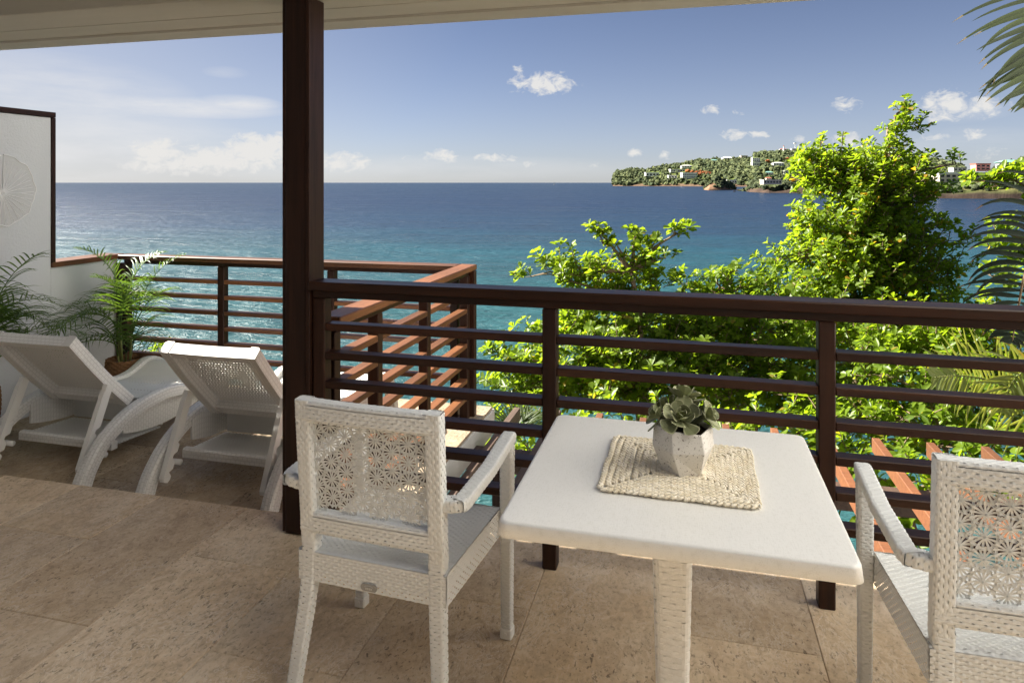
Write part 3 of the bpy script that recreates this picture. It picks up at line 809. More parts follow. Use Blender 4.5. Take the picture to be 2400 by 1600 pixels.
def make_lounger(label):
    """local y runs from the head (0) to the foot, z from the deck"""
    t = thing('sun_lounger', label, 'sun lounger', group='white loungers on the lower deck')
    HWD = .410
    wave = spline([(0.0, 0.0), (.055, .105), (.17, .225), (.36, .318), (.60, .352), (.80, .322), (.97, .262), (1.13, .268), (1.29, .325), (1.42, .285), (1.485, .15), (1.51, 0.0)], 6)
    for sx in (-1, 1):
        rings = []
        for i, (y, z) in enumerate(wave):
            a, b_ = wave[max(i-1, 0)], wave[min(i+1, len(wave)-1)]
            d = Vector((0, b_[0]-a[0], b_[1]-a[1])).normalized(); nrm = Vector((0, -d.z, d.y)); c = Vector((sx*(HWD-.034), y, z))
            hw, hh = .034, .033+.010*max(0, 1-z/.2)
            r = []
            for cx, cz in ((-1, -1), (1, -1), (1, .55), (.75, .93), (0, 1.03), (-.75, .93), (-1, .55)):
                r.append(c + Vector((hw*cx, 0, 0)) + nrm*(hh*cz))
            rings.append(r)
        uv_obj('side_rail', rings, t)
        # skirt inside the arch
        sk = [w for w in wave if .30 < w[0] < 1.36]
        rings = []
        for y, z in sk:
            low = .148+.45*(y-.64)**2 if y < 1.0 else z-.09
            low = min(low, z-.05)
            x0, x1 = sx*(HWD-.072), sx*(HWD-.060)
            rings.append([Vector((x0, y, low)), Vector((x1, y, low)), Vector((x1, y, z)), Vector((x0, y, z))])
        uv_obj('side_panel', rings, t, girth_first=True)
    inner = HWD-.066
    seat = [w for w in wave if .50 < w[0] < 1.45]
    def wz(y):
        for p, q in zip(wave, wave[1:]):
            if p[0] <= y <= q[0]: return p[1]+(q[1]-p[1])*(y-p[0])/max(1e-6, q[0]-p[0])
        return .3
    def PS(u, v):
        y = .48+.94*v; return Vector(((u-.5)*2*inner, y, wz(y)+.012)), Vector((0, 0, 1))
    perforated('seat', PS, 28, 40, t, M_perf, .34, .008)
    # tray under the head end
    def PT(u, v):
        y = .27+.36*v; return Vector(((u-.5)*2*inner, y, .150-.02*v)), Vector((0, 0, 1))
    perforated('tray', PT, 28, 17, t, M_perf, .36, .006)
    def boxring(y, z0, z1, th, x):
        return None
    m = MB(); m.box((0, .640, .235), (2*inner, .012, .20), .003); m.obj('cross_panel', M_plastic, t)
    rings = [[Vector((x, .27+dy, .150+dz)) for dy, dz in ((-.022, -.030), (.022, -.030), (.022, .012), (.012, .022), (-.012, .022), (-.022, .012))] for x in [(-1+2*k/12)*(HWD-.07) for k in range(13)]]
    uv_obj('cross_bar', rings, t)
    m = MB(); m.tube([(-HWD+.07, .205, .115), (HWD-.07, .205, .115)], .014, 10) if False else None
    for sx in (-1, 1): m.tube([(sx*(HWD-.02), .16, .135), (sx*(HWD-.135), .16, .135)], .016, 10)
    m.obj('pivot_rod', M_plastic, t, True)
    # back rest: frame with a deep rim, perforated panel
    hinge = Vector((0, .455, .345)); top = Vector((0, .045, .800)); d = (top-hinge); Lb = d.length; d.normalize(); nb = Vector((0, d.z, -d.y))   # nb points to the sitter
    if nb.y < 0: nb = -nb
    BW = .290
    def Bp(x, s, o): return hinge + d*(s*Lb) + nb*o + Vector((x, 0, 0))
    def curve(s): return .010*math.sin(math.pi*s)*-1.0
    fr_ = thing  # placeholder name kept short
    def rimbar(p, q, wx, w1, name):
        pass
    m_parts = []
    NS = 9
    for sx in (-1, 1):
        rings = []
        for k in range(NS+1):
            s = k/NS; o = curve(s)
            x0, x1 = sx*(BW-.055), sx*BW
            rings.append([Bp(x0, s, o-.040), Bp(x1, s, o-.040), Bp(x1, s, o+.020), Bp(x1-sx*.012, s, o+.030), Bp(x0, s, o+.030)])
        uv_obj('back_side_rim', rings, t)
    rings = []
    for k in range(15):
        x = (-1+2*k/14)*(BW-.0552); cb = -.012*(1-(x/BW)**2)
        rings.append([Bp(x, 1-.075+cb*0, -.038), Bp(x, 1.0+cb, -.038), Bp(x, 1.0+cb, .022), Bp(x, 1-.015+cb, .030), Bp(x, 1-.075, .030)])
    uv_obj('back_top_rim', rings, t)
    rings = []
    for k in range(9):
        x = (-1+2*k/8)*(BW-.0552)
        rings.append([Bp(x, .0, -.034), Bp(x, .10, -.034), Bp(x, .10, .026), Bp(x, .0, .026)])
    uv_obj('back_lower_rim', rings, t)
    def PB(u, v):
        s = .095+.84*v; return Bp((u-.5)*2*(BW-.053), s, curve(s)+.020), nb
    perforated('back_panel', PB, 24, 24, t, M_perf, .50, .003)
    # notched support arms
    for sx in (-1, 1):
        p0 = Bp(0, .40, -.045); p1 = Vector((0, .075, .075))
        dd = (p1-p0).normalized(); nn = Vector((0, dd.z, -dd.y))
        if nn.z < 0: nn = -nn
        LL = (p1-p0).length; out = []
        N_ = 26
        for k in range(N_+1): out.append((k/N_*LL, .026 if k > 2 else .020))
        lowr = []
        for k in range(N_+1):
            s = k/N_; w = -.026
            for cc in (.56, .76, .93):
                if abs(s-cc) < .03: w = -.002
            lowr.append((s*LL, w))
        x0, x1 = sx*(HWD-.118), sx*(HWD-.088)
        poly = out + [(LL+.018, .012), (LL+.018, -.012)] + lowr[::-1]
        m = MB(); a = [p0+dd*s+nn*w+Vector((x0, 0, 0)) for s, w in poly]; b_ = [p0+dd*s+nn*w+Vector((x1, 0, 0)) for s, w in poly]
        n = len(a); faces = [(k, (k+1) % n, n+(k+1) % n, n+k) for k in range(n)]
        tops = list(range(N_+1)); 
        for k in range(N_):
            kk = n-1-k
            faces.append((k, k+1, kk-1, kk)); faces.append((n+k+1, n+k, n+kk, n+kk-1))
        m.add(a+b_, faces)
        e = N_; m.add([a[e], a[e+1], a[e+2], a[e+3], b_[e], b_[e+1], b_[e+2], b_[e+3]], [(0, 1, 2, 3), (7, 6, 5, 4)])
        m.obj('support_arm', M_plastic, t)
    return t
lo1 = make_lounger('white woven-look sun lounger nearest the partition wall')
lo1.location = (-3.570, 3.00, DK)
lo2 = copy_tree(lo1); lo2['label'] = 'white woven-look sun lounger partly hidden by the dark pillar'
lo2.location = (-2.422, 3.02, DK)
# ------------------------------------------------------------------ vegetation
import numpy as np
def leaf_mat(name, dark, light, yellow, trans=0.62, rough=0.38, gloss=0.35):
    m, nt, p = new_mat(name)
    a = N(nt, 'ShaderNodeAttribute', attribute_name='tint')
    c = RAMP(nt, a.outputs['Fac'], (0.0, dark), (0.62, light), (0.93, light), (0.97, yellow))
    L(nt, c, p.inputs['Base Color']); p.inputs['Roughness'].default_value = rough; p.inputs['Specular IOR Level'].default_value = gloss
    tr = N(nt, 'ShaderNodeBsdfTranslucent'); ms = N(nt, 'ShaderNodeMixShader'); ms.inputs[0].default_value = trans
    L(nt, MIX(nt, 1.0, c, (1.95, 1.8, 0.65), 'MULTIPLY'), tr.inputs['Color'])
    L(nt, p.outputs[0], ms.inputs[1]); L(nt, tr.outputs[0], ms.inputs[2])
    L(nt, ms.outputs[0], nt.nodes['Material Output'].inputs['Surface']); return m
M_leaf = leaf_mat('bright_broad_leaf', (0.092, 0.155, 0.014), (0.185, 0.272, 0.026), (0.42, 0.26, 0.03))
M_leaf2 = leaf_mat('almond_leaf', (0.064, 0.122, 0.014), (0.175, 0.255, 0.024), (0.26, 0.21, 0.03), 0.60)
M_leaf3 = leaf_mat('bush_leaf', (0.066, 0.126, 0.013), (0.175, 0.258, 0.023), (0.24, 0.20, 0.03), 0.60)
M_bark = plain('pale_bark', (0.20, 0.145, 0.10), 0.9, 0.1, 0.6, 30, 0.4, 9)
M_bark2 = plain('dark_bark', (0.09, 0.065, 0.045), 0.9, 0.1, 0.6, 30, 0.4, 9)
# leaf outline: obovate, folded along the mid rib
LV = np.array([(0, 0, 0), (.36, .55, .06), (.74, 1.0, .10), (.93, .55, .02), (1.0, 0, -.06), (.93, -.55, .02), (.74, -1.0, .10), (.36, -.55, .06), (.55, 0, -.05)])
LF = [(0, 8, 2, 1), (8, 4, 3, 2), (0, 7, 6, 8), (8, 6, 5, 4)]
LVL = np.array([(0, 0, 0), (.25, .85, .05), (.55, 1.0, .04), (.85, .5, -.10), (1.0, 0, -.2), (.85, -.5, -.10), (.55, -1.0, .04), (.25, -.85, .05), (.5, 0, -.06)])
class Leaves:
    def __init__(s, seed): s.rg = np.random.default_rng(seed); s.o = []; s.x = []; s.y = []; s.ln = []; s.w = []; s.t = []
    def whorl(s, c, ax, n, ln, w, spread=1.0, tint=None):
        """n leaves round the twig end c, twig direction ax"""
        ax = np.asarray(ax, float); ax /= np.linalg.norm(ax)+1e-9
        h = np.cross(ax, (0.31, .2, .93)); h /= np.linalg.norm(h)+1e-9; k = np.cross(ax, h)
        a0 = s.rg.random()*6.283; base = s.rg.random() if tint is None else tint
        for i in range(n):
            a = a0 + 6.283*i/n + s.rg.normal()*.25; up = s.rg.uniform(.05, .75)*spread
            d = (h*math.cos(a)+k*math.sin(a))*math.cos(up) + ax*math.sin(up)
            d[2] -= .12*s.rg.random(); d /= np.linalg.norm(d)
            side = np.cross(ax + s.rg.normal(size=3)*.28, d); side /= np.linalg.norm(side)+1e-9
            s.o.append(np.asarray(c)+d*ln*.06); s.x.append(d); s.y.append(side)
            f = s.rg.uniform(.68, 1.12); s.ln.append(ln*f); s.w.append(w*f*s.rg.uniform(.85, 1.1))
            t = .55*base + .42*s.rg.random(); s.t.append(.99 if s.rg.random() < .022 else min(t, .92))
    def obj(s, name, mat, parent, tmpl=LV):
        o = np.array(s.o); x = np.array(s.x); y = np.array(s.y); z = np.cross(x, y); ln = np.array(s.ln)[:, None]; w = np.array(s.w)[:, None]
        n = len(o); V = np.empty((n, 9, 3))
        for i, (a, b, c) in enumerate(tmpl): V[:, i] = o + x*ln*a + y*w*b + z*ln*c
        F = (np.array(LF)[None] + (np.arange(n)*9)[:, None, None]).reshape(-1)
        me = bpy.data.meshes.new(name); me.vertices.add(n*9); me.vertices.foreach_set('co', V.reshape(-1))
        me.loops.add(len(F)); me.loops.foreach_set('vertex_index', F)
        me.polygons.add(n*4); me.polygons.foreach_set('loop_start', np.arange(n*4)*4); me.polygons.foreach_set('loop_total', np.full(n*4, 4))
        a = me.attributes.new('tint', 'FLOAT', 'FACE'); a.data.foreach_set('value', np.repeat(np.array(s.t), 4))
        me.materials.append(mat); me.update(); me.validate()
        return put(name, me, parent, kind='stuff')
def limb(m, p, q, r0, r1, sag=0.0, n=6, seed=0, jit=.06):
    rg = random.Random(seed); p, q = Vector(p), Vector(q); ln = (q-p).length; pts = []; rr = []
    for k in range(n+1):
        f = k/n; j = math.sin(math.pi*f)*ln*jit
        pts.append(p.lerp(q, f) + Vector((rg.uniform(-j, j), rg.uniform(-j, j), rg.uniform(-j, j)*.6 + math.sin(math.pi*f)*sag)))
        rr.append(r0+(r1-r0)*f)
    m.tube(pts, rr, 7); return pts
def tree(name, label, root, trunk_top, blobs, mat, seed, ln, w, per, bark=None, nleaf=(5, 8), tmpl=LV, r0=.09, spread=1.0, upb=.5, cat='tree', limbs=True, group=None, flat=.8):
    """blobs: (centre, (rx, ry, rz)) volumes the crown fills; twigs run from the trunk into each of them"""
    t = thing(name, label, cat, root, 0, group); rg = np.random.default_rng(seed)
    inv = Matrix.Translation(Vector(root)).inverted()
    m = MB(); root = Vector(root); top = Vector(trunk_top)
    tr = limb(m, root, top, r0, r0*.45, 0, 9, seed, .05)
    lv = Leaves(seed+1)
    for bi, (c, r) in enumerate(blobs):
        c = Vector(c); j = min(range(len(tr)), key=lambda i: (tr[i]-c).length + (0.9*max(0, tr[i].z-c.z+.1)))
        b_pts = limb(m, tr[j], c, r0*.36, r0*.12, .05*(c-tr[j]).length, 6, seed+bi, .07) if limbs else [c]
        vol = r[0]*r[2]*3.1416; n = max(3, int(per*vol/5.5)); ra = (r[0]+r[1]+r[2])/3*(.7 if r[0] < .2 else 1)
        for k in range(n):
            d = rg.normal(size=3); d /= np.linalg.norm(d); rad = rg.uniform(.15, .85)
            lump_ = .72+.5*noise.noise(Vector((d[0]*1.7+bi*3.1, d[1]*1.7, d[2]*1.7+seed)))
            p = np.array(c) + d*np.array(r)*rad*lump_
            ax = d*np.array((1, 1, flat))*.9 + np.array((0, 0, upb*.6)) + np.array(SUNV)*.2 + rg.normal(size=3)*.45*np.array((1, 1, flat))
            ax /= np.linalg.norm(ax); sl_ = min(.62, max(.10, ra*rg.uniform(.45, 1.25))); nn_ = 3 + int(sl_/.085)
            q = p.copy(); tw = [Vector(p)]; dd = ax.copy(); tone = rg.random()
            for w_ in range(nn_):
                dd = dd + np.array((0, 0, .10*upb)) + rg.normal(size=3)*.10; dd /= np.linalg.norm(dd)
                q = q + dd*(sl_/nn_); tw.append(Vector(q))
                la = dd*.7 + np.array(SUNV)*.55 + np.array((0, 0, .35)) + rg.normal(size=3)*.30
                tip = w_ == nn_-1
                cnt = int(rg.integers(nleaf[0], nleaf[1])) if tip else int(rg.integers(2, 4))
                lv.whorl(q, la, cnt, ln*rg.uniform(.72, 1.18), w*rg.uniform(.8, 1.1), spread, .6*tone+.4*rg.random())
            if k % 2 == 0:
                o_ = Vector(b_pts[int(rg.integers(max(0, len(b_pts)-4), len(b_pts)))])
                m.tube([o_, (o_+tw[0])/2+Vector((0, 0, .02)), tw[0]], [r0*.10, r0*.075, r0*.05], 4, False)
            m.tube(tw[::2], [.006]*len(tw[::2]), 4, False) if len(tw[::2]) > 1 else None
    tk = m.obj('trunk', bark or M_bark, t, True); tk.matrix_parent_inverse = inv
    cr = lv.obj('crown', mat, t, tmpl); cr.matrix_parent_inverse = inv
    return t
def blob(px, py, rx, ry, Y, depth=None):
    p = pix(px, py, Y); d = -p.x*math.sin(YAW)*-1 if False else (-p.x*math.sin(YAW)+p.y*math.cos(YAW))
    k = d/FPX; return (p, (rx*k, depth if depth is not None else (rx+ry)*.5*k*1.1, ry*k))

# ---- ground falling away to the shore
def ground_h(x, y):
    f = min(1, max(0, (y-2.0)/23.0)); f = f*f*(3-2*f)*.55+f*.45
    return -2.9 - 8.6*f + .5*noise.noise(Vector((x*.21, y*.21, 3.1))) + .14*noise.noise(Vector((x*.9, y*.9, 1)))
m = MB(); nx, ny = 70, 40; v = []
for j in range(ny+1):
    for i in range(nx+1):
        x = -40+80*i/nx; y = 1.6+29*j/ny; v.append((x, y, ground_h(x, y)))
m.add(v, [(j*(nx+1)+i, j*(nx+1)+i+1, (j+1)*(nx+1)+i+1, (j+1)*(nx+1)+i) for j in range(ny) for i in range(nx)])
m.obj('hillside', plain('dark_soil_and_litter', (0.050, 0.050, 0.026), .95, .1, .8, 12, .5, 3, .05), None, True, kind='structure')  # dark greenish brown ground

# ---- the tall bright tree
B = lambda *a: blob(*a)
TY = 12.5
tree('broadleaf_tree', 'tall bright yellow green tree rising above the railing and the horizon', (3.1, 12.6, -6.2), pix(2085, 300, 12.6),
     [B(*b) for b in ((2108, 262, 30, 30, TY), (2140, 300, 34, 30, TY), (2100, 305, 40, 40, TY), (2085, 365, 62, 48, TY), (2120, 420, 60, 60, TY+.3), (1905, 375, 42, 36, TY), (1975, 372, 46, 36, TY-.2), (1925, 430, 66, 50, TY), (2010, 430, 60, 60, TY-.3),
      (2060, 480, 80, 70, TY), (2175, 440, 50, 40, TY+.2), (1915, 520, 58, 50, TY-.2), (2000, 545, 80, 70, TY-.4), (2110, 560, 90, 70, TY), (1905, 590, 62, 48, TY), (1790, 612, 44, 24, TY-.2), (1850, 620, 50, 34, TY-.3),
      (1990, 650, 100, 64, TY-.5), (2110, 660, 90, 60, TY+.3), (2210, 590, 50, 40, TY+.3), (2225, 640, 48, 50, TY+.2), (2240, 385, 34, 14, TY), (2225, 520, 26, 28, TY+.3), (2265, 570, 30, 20, TY+.3), (1900, 690, 90, 50, TY-.5), (2190, 700, 80, 50, TY+.2),
      (2000, 600, 150, 100, TY), (2060, 480, 110, 90, TY-.3), (1960, 440, 100, 66, TY), (2100, 640, 140, 90, TY-.3), (1950, 740, 150, 70, TY-.6), (2120, 770, 150, 80, TY-.5), (2150, 480, 60, 60, TY), (2060, 760, 110, 60, TY), (1960, 790, 90, 60, TY-.2), (2150, 800, 80, 60, TY))],
     M_leaf, 11, .110, .033, 250, nleaf=(5, 9), r0=.10, upb=.55)
# ---- almond tree with flat layered branches
AY = 9.6
al = tree('sea_almond_tree', 'flat layered sea almond tree behind the middle of the railing', (-.35, 9.9, -5.0), pix(1478, 640, 9.7),
     [B(*b) for b in ((1300, 632, 80, 20, AY), (1385, 640, 90, 34, AY), (1330, 660, 80, 20, AY), (1470, 645, 76, 34, AY+.3), (1540, 655, 50, 36, AY+.3), (1245, 648, 50, 12, AY), (1420, 690, 120, 30, AY+.2),
      (1388, 538, 13, 9, AY+.1), (1412, 552, 16, 9, AY+.1), (1445, 570, 18, 10, AY+.1), (1488, 545, 14, 16, AY+.2), (1492, 572, 16, 14, AY+.2), (1540, 564, 22, 9, AY+.1), (1582, 547, 20, 9, AY+.1), (1606, 540, 12, 7, AY+.1), (1482, 596, 24, 11, AY+.1), (1560, 604, 26, 7, AY), (1528, 610, 20, 7, AY),
      (1370, 785, 90, 34, AY-.3), (1480, 760, 90, 40, AY), (1440, 820, 120, 34, AY-.5), (1190, 838, 70, 20, AY-.4), (1250, 858, 80, 34, AY-.4), (1330, 880, 90, 36, AY-.6), (1440, 890, 100, 40, AY-.7), (1180, 905, 66, 20, AY-.6), (1240, 930, 70, 34, AY-.6), (1350, 945, 100, 30, AY-.8), (1520, 930, 90, 40, AY-.3), (1500, 850, 150, 56, AY), (1400, 910, 140, 56, AY-.2), (1310, 800, 110, 50, AY), (1250, 900, 110, 50, AY-.2), (1480, 720, 110, 50, AY+.3), (1350, 720, 70, 30, AY+.2), (1560, 960, 120, 44, AY-.4))],
     M_leaf2, 23, .118, .037, 240, nleaf=(6, 9), r0=.075, upb=.5, spread=.9, flat=.35)
tree('leafy_tree', 'broad green tree between the sea almond and the tall bright tree', (1.35, 10.4, -5.4), pix(1690, 690, 10.4),
     [B(*b) for b in ((1640, 690, 70, 30, 10.3), (1600, 672, 50, 26, 10.3), (1680, 655, 44, 28, 10.3), (1722, 626, 24, 18, 10.3), (1715, 660, 40, 26, 10.3), (1780, 670, 56, 34, 10.6), (1640, 760, 90, 44, 10), (1750, 760, 90, 50, 10), (1590, 800, 70, 34, 9.8), (1720, 830, 100, 44, 9.8), (1830, 780, 70, 54, 10.2), (1620, 860, 70, 40, 9.6), (1780, 900, 90, 40, 9.4), (1700, 940, 80, 34, 9.2), (1870, 860, 60, 50, 9.8), (1650, 900, 150, 66, 9.8), (1600, 790, 110, 56, 10.2), (1850, 940, 120, 70, 9.6), (1700, 720, 110, 50, 10.5), (1830, 700, 90, 50, 10.8), (1760, 840, 130, 60, 10))],
     M_leaf3, 37, .115, .031, 250, nleaf=(5, 8), r0=.07, upb=.35, tmpl=LVL)
tree('branching_tree', 'yellow green branch reaching in at the right edge beside the dark palm frond', (4.05, 8.6, -5.0), pix(2480, 470, 8.8),
     [B(*b) for b in ((2310, 424, 34, 8, 8.6), (2352, 418, 30, 12, 8.6), (2398, 404, 24, 22, 8.6), (2370, 440, 40, 16, 8.6), (2350, 545, 34, 18, 8.7), (2385, 530, 30, 26, 8.7), (2330, 585, 34, 18, 8.7), (2380, 600, 40, 30, 8.7), (2310, 640, 26, 16, 8.7), (2360, 660, 44, 26, 8.7), (2420, 600, 50, 60, 8.8), (2430, 440, 50, 60, 8.8), (2460, 720, 80, 60, 8.8))],
     M_leaf, 41, .115, .036, 190, r0=.06, upb=.9)
tree('leafy_tree', 'dark leafy tree filling the gap behind the sea almond and the tall bright tree', (1.6, 13.4, -7.2), pix(1750, 800, 13.4),
     [B(*b) for b in ((1380, 790, 130, 60, 13), (1520, 800, 130, 70, 13.2), (1660, 790, 130, 70, 13.4), (1800, 790, 130, 70, 13.5), (1940, 800, 130, 70, 13.6), (2080, 830, 130, 70, 13.6), (2220, 830, 130, 60, 13.6), (1330, 900, 130, 60, 12.6), (1480, 910, 140, 60, 12.6), (1640, 910, 140, 70, 12.8), (1800, 900, 140, 70, 13), (1960, 910, 140, 70, 13), (2120, 920, 140, 70, 13), (2280, 900, 120, 60, 13), (2000, 1010, 150, 60, 12.4), (2200, 1010, 150, 60, 12.4), (1700, 1010, 150, 60, 12.4), (2350, 960, 90, 70, 12.6))],
     M_leaf2, 97, .125, .040, 120, r0=.09, upb=.4)
tree('leafy_bush', 'dense bush with hanging leaves under the right part of the railing', (2.9, 7.9, -4.9), pix(2180, 930, 7.9),
     [B(*b) for b in ((2060, 880, 70, 40, 8), (2130, 910, 70, 44, 7.8), (2220, 880, 60, 40, 8), (2010, 960, 80, 44, 7.6), (2120, 985, 80, 44, 7.5), (2230, 970, 80, 46, 7.6), (2330, 960, 70, 46, 7.8), (2200, 1050, 90, 46, 7.2), (2320, 1050, 80, 46, 7.2), (2060, 1060, 70, 50, 7.2), (2400, 1010, 70, 60, 7.5), (1970, 1060, 50, 40, 7.2), (1920, 980, 60, 60, 7.6))],
     M_leaf3, 53, .105, .027, 340, nleaf=(5, 8), r0=.05, upb=.1, tmpl=LVL, cat='bush')
tree('leafy_bush', 'bush with round leaves at the far right behind the pale palm frond', (4.3, 9.4, -5.2), pix(2330, 820, 9.4),
     [B(*b) for b in ((2300, 800, 60, 26, 9.4), (2370, 790, 50, 30, 9.4), (2250, 770, 60, 34, 9.8), (2390, 850, 60, 40, 9.2), (2250, 850, 70, 40, 9.4), (2320, 720, 60, 22, 10), (2160, 850, 60, 40, 9.6), (2330, 900, 70, 40, 9.2), (2440, 930, 60, 60, 9.2), (2200, 820, 110, 60, 9.6), (2080, 800, 90, 60, 10), (2280, 900, 110, 50, 9.3), (2000, 860, 110, 70, 10))],
     M_leaf3, 59, .110, .034, 270, r0=.05, upb=.6, cat='bush')
tree('leafy_bush', 'low bush beyond the pergola joists behind the table', (.8, 7.6, -4.6), pix(1620, 990, 7.6),
     [B(*b) for b in ((1480, 985, 90, 34, 7.6), (1620, 985, 80, 30, 7.6), (1760, 990, 80, 34, 7.4), (1560, 1040, 100, 34, 7.2), (1700, 1040, 90, 36, 7.2), (1860, 1000, 60, 44, 7.4), (1390, 1000, 60, 30, 7.8))],
     M_leaf3, 61, .105, .031, 280, r0=.05, upb=.4, cat='bush')
tree('leafy_bush', 'shrub growing under the orange pergola joists at the right', (1.9, 6.3, -3.6), pix(2150, 1150, 6.3),
     [B(*b) for b in ((1960, 1110, 90, 50, 6.2), (2080, 1130, 90, 50, 6.0), (2210, 1130, 90, 56, 6.0), (2330, 1120, 90, 60, 6.2), (1850, 1090, 80, 50, 6.4), (2000, 1190, 90, 50, 5.8), (2150, 1210, 90, 50, 5.8), (2400, 1180, 80, 60, 6))],
     M_leaf3, 83, .105, .029, 320, r0=.04, upb=.3, tmpl=LVL, cat='bush')
tree('leafy_bush', 'shaded shrub under the pergola behind the table and the left chair', (.4, 6.2, -3.6), pix(1500, 1110, 6.2),
     [B(*b) for b in ((1350, 1080, 90, 50, 6.2), (1480, 1090, 90, 50, 6.2), (1610, 1090, 90, 50, 6.2), (1740, 1080, 90, 50, 6.3), (1250, 1060, 70, 44, 6.3), (1170, 1060, 50, 40, 6.5))],
     M_leaf3, 89, .105, .030, 300, r0=.04, upb=.4, cat='bush')
tree('leafy_bush', 'low bush beside the lower deck corner behind the left chair', (-.55, 7.3, -4.8), pix(1180, 990, 7.3),
     [B(*b) for b in ((1165, 960, 40, 26, 7.4), (1215, 985, 60, 30, 7.2), (1190, 1030, 70, 30, 7), (1270, 1010, 60, 36, 7.3), (1260, 950, 50, 26, 7.6))],
     M_leaf2, 67, .105, .034, 300, r0=.04, upb=.6, cat='bush')
tree('leafy_bush', 'bright bush just beyond the far railing beside the potted palm', (-4.0, 5.9, -3.6), pix(365, 860, 5.8),
     [B(*b) for b in ((372, 820, 14, 8, 5.8), (365, 848, 22, 12, 5.8), (380, 885, 44, 24, 5.8))],
     M_leaf2, 71, .070, .022, 260, r0=.03, upb=.6, cat='bush')

# ---- palms
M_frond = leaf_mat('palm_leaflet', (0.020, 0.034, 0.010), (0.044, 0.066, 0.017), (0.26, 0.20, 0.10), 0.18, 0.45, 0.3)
M_frond_shade = leaf_mat('shaded_palm_leaflet', (0.007, 0.013, 0.009), (0.015, 0.025, 0.015), (0.14, 0.09, 0.055), 0.02, 0.6, 0.15)  # leaf colour darkened to stand in for the shade on this frond
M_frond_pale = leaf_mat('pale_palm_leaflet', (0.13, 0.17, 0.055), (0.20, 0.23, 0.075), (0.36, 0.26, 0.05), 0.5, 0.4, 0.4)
M_areca = leaf_mat('potted_palm_leaflet', (0.034, 0.078, 0.015), (0.088, 0.158, 0.030), (0.22, 0.24, 0.05), 0.35, 0.38, 0.5)
M_rachis = plain('palm_stalk', (0.16, 0.17, 0.05), .5, .4, 0, 10, .2, 9)
M_rachis_dry = plain('dry_palm_stalk', (0.17, 0.12, 0.07), .8, .2, 0, 10, .3, 9)
def ribbon(m, p, d, ln, w, droop, nrm, tint, seg=7, curl=0.0, tip=None):
    """one folded strap leaflet from p along d, bending towards the ground"""
    d = Vector(d).normalized(); nrm = Vector(nrm); pos = Vector(p); rows = []
    for k in range(seg+1):
        f = k/seg; side = d.cross(nrm).normalized(); up = side.cross(d).normalized()
        ww = w*(min(1, .45+f*2.6) if f < .3 else 1)*(1-max(0, f-.35)/.65)**.75
        rows.append((pos+side*ww+up*ww*.35, pos.copy(), pos-side*ww+up*ww*.35))
        pos = pos + d*(ln/seg)
        d = (d + Vector((0, 0, -1))*(droop*(.25+f)/seg*2.0) + side*(curl/seg)).normalized()
    v = [q for r in rows for q in r]; f_ = []; n = len(rows)
    for i in range(n-1):
        o = len(m.v); 
    o = len(m.v); m.v += [tuple(q) for q in v]
    for i in range(n-1):
        tt = tint if (tip is None or i < n-2) else tip
        for a in (0, 1):
            m.f.append((o+i*3+a, o+i*3+a+1, o+(i+1)*3+a+1, o+(i+1)*3+a)); m.t.append(tt)
def frond_pts(p0, az, elev, ln, bend, n=12):
    d = Vector((math.cos(az)*math.cos(elev), math.sin(az)*math.cos(elev), math.sin(elev))); p = Vector(p0); out = [p.copy()]
    for k in range(n):
        p = p + d*(ln/n); d = (d+Vector((0, 0, -1))*bend/n).normalized(); out.append(p.copy())
    return out
def frond(parent, pts, mat, stalk, nl, ll, lw, droop, start=.12, seed=0, sides=(-1, 1), fwd=.75, split=False, inv=None, r=.008, tintr=(.1, .8), tipdry=False, vee=.35, refup=None):
    rg = random.Random(seed); m = MB(); n = len(pts)
    m.tube(pts, [r*(1-.75*i/(n-1)) for i in range(n)], 6)
    fr_ = None
    if split:
        fr_ = m.obj('frond', stalk, parent, True)
        if inv is not None: fr_.matrix_parent_inverse = inv
    for k in range(nl):
        f = start+(1-start)*k/(nl-1); x = f*(n-1); i = min(int(x), n-2); p = pts[i].lerp(pts[i+1], x-i); t = (pts[i+1]-pts[i]).normalized()
        u = refup or Vector((0, 0, 1)); sd = t.cross(u).normalized(); up = sd.cross(t).normalized()
        prof = math.sin(math.pi*min(1, .18+.80*f))**.7
        for s in sides:
            g = fwd*(.55+.75*f)
            d = sd*s*math.cos(g) + t*math.sin(g) + up*vee + Vector((rg.uniform(-.1, .1), rg.uniform(-.1, .1), rg.uniform(-.1, .1)))
            l = ll*prof*rg.uniform(.82, 1.12); tt = rg.uniform(*tintr); dry = .99 if (tipdry and rg.random() < .75) else None
            if split:
                q = MB(); ribbon(q, (0, 0, 0), d, l, lw*rg.uniform(.8, 1.15), droop*rg.uniform(.6, 1.5), up, tt, 8, rg.uniform(-.5, .5), dry)
                o = q.obj('leaflet', mat, fr_, True, True); o.location = p
            else: ribbon(m, p, d, l, lw, droop*rg.uniform(.7, 1.4), up, tt, 6, rg.uniform(-.4, .4), dry)
    if not split:
        m2 = m.mesh('frond', mat, True, True); fr_ = put('frond', m2, parent)
        if inv is not None: fr_.matrix_parent_inverse = inv
    return fr_
def curve_pts(pp, n=5):
    """smooth curve through points"""
    out = []
    for i in range(len(pp)-1):
        p0, p1, p2, p3 = pp[max(i-1, 0)], pp[i], pp[i+1], pp[min(i+2, len(pp)-1)]
        for k in range(n):
            t = k/n; out.append(0.5*((2*p1)+(p2-p0)*t+(2*p0-5*p1+4*p2-p3)*t*t+(3*p1-p0-3*p2+p3)*t**3))
    out.append(pp[-1]); return out
PY = 4.6
cp = thing('coconut_palm', 'coconut palm with green fronds hanging in at the upper right corner', 'palm', (3.6, 5.2, -3.4))
ci_ = Matrix.Translation(cp.location).inverted()
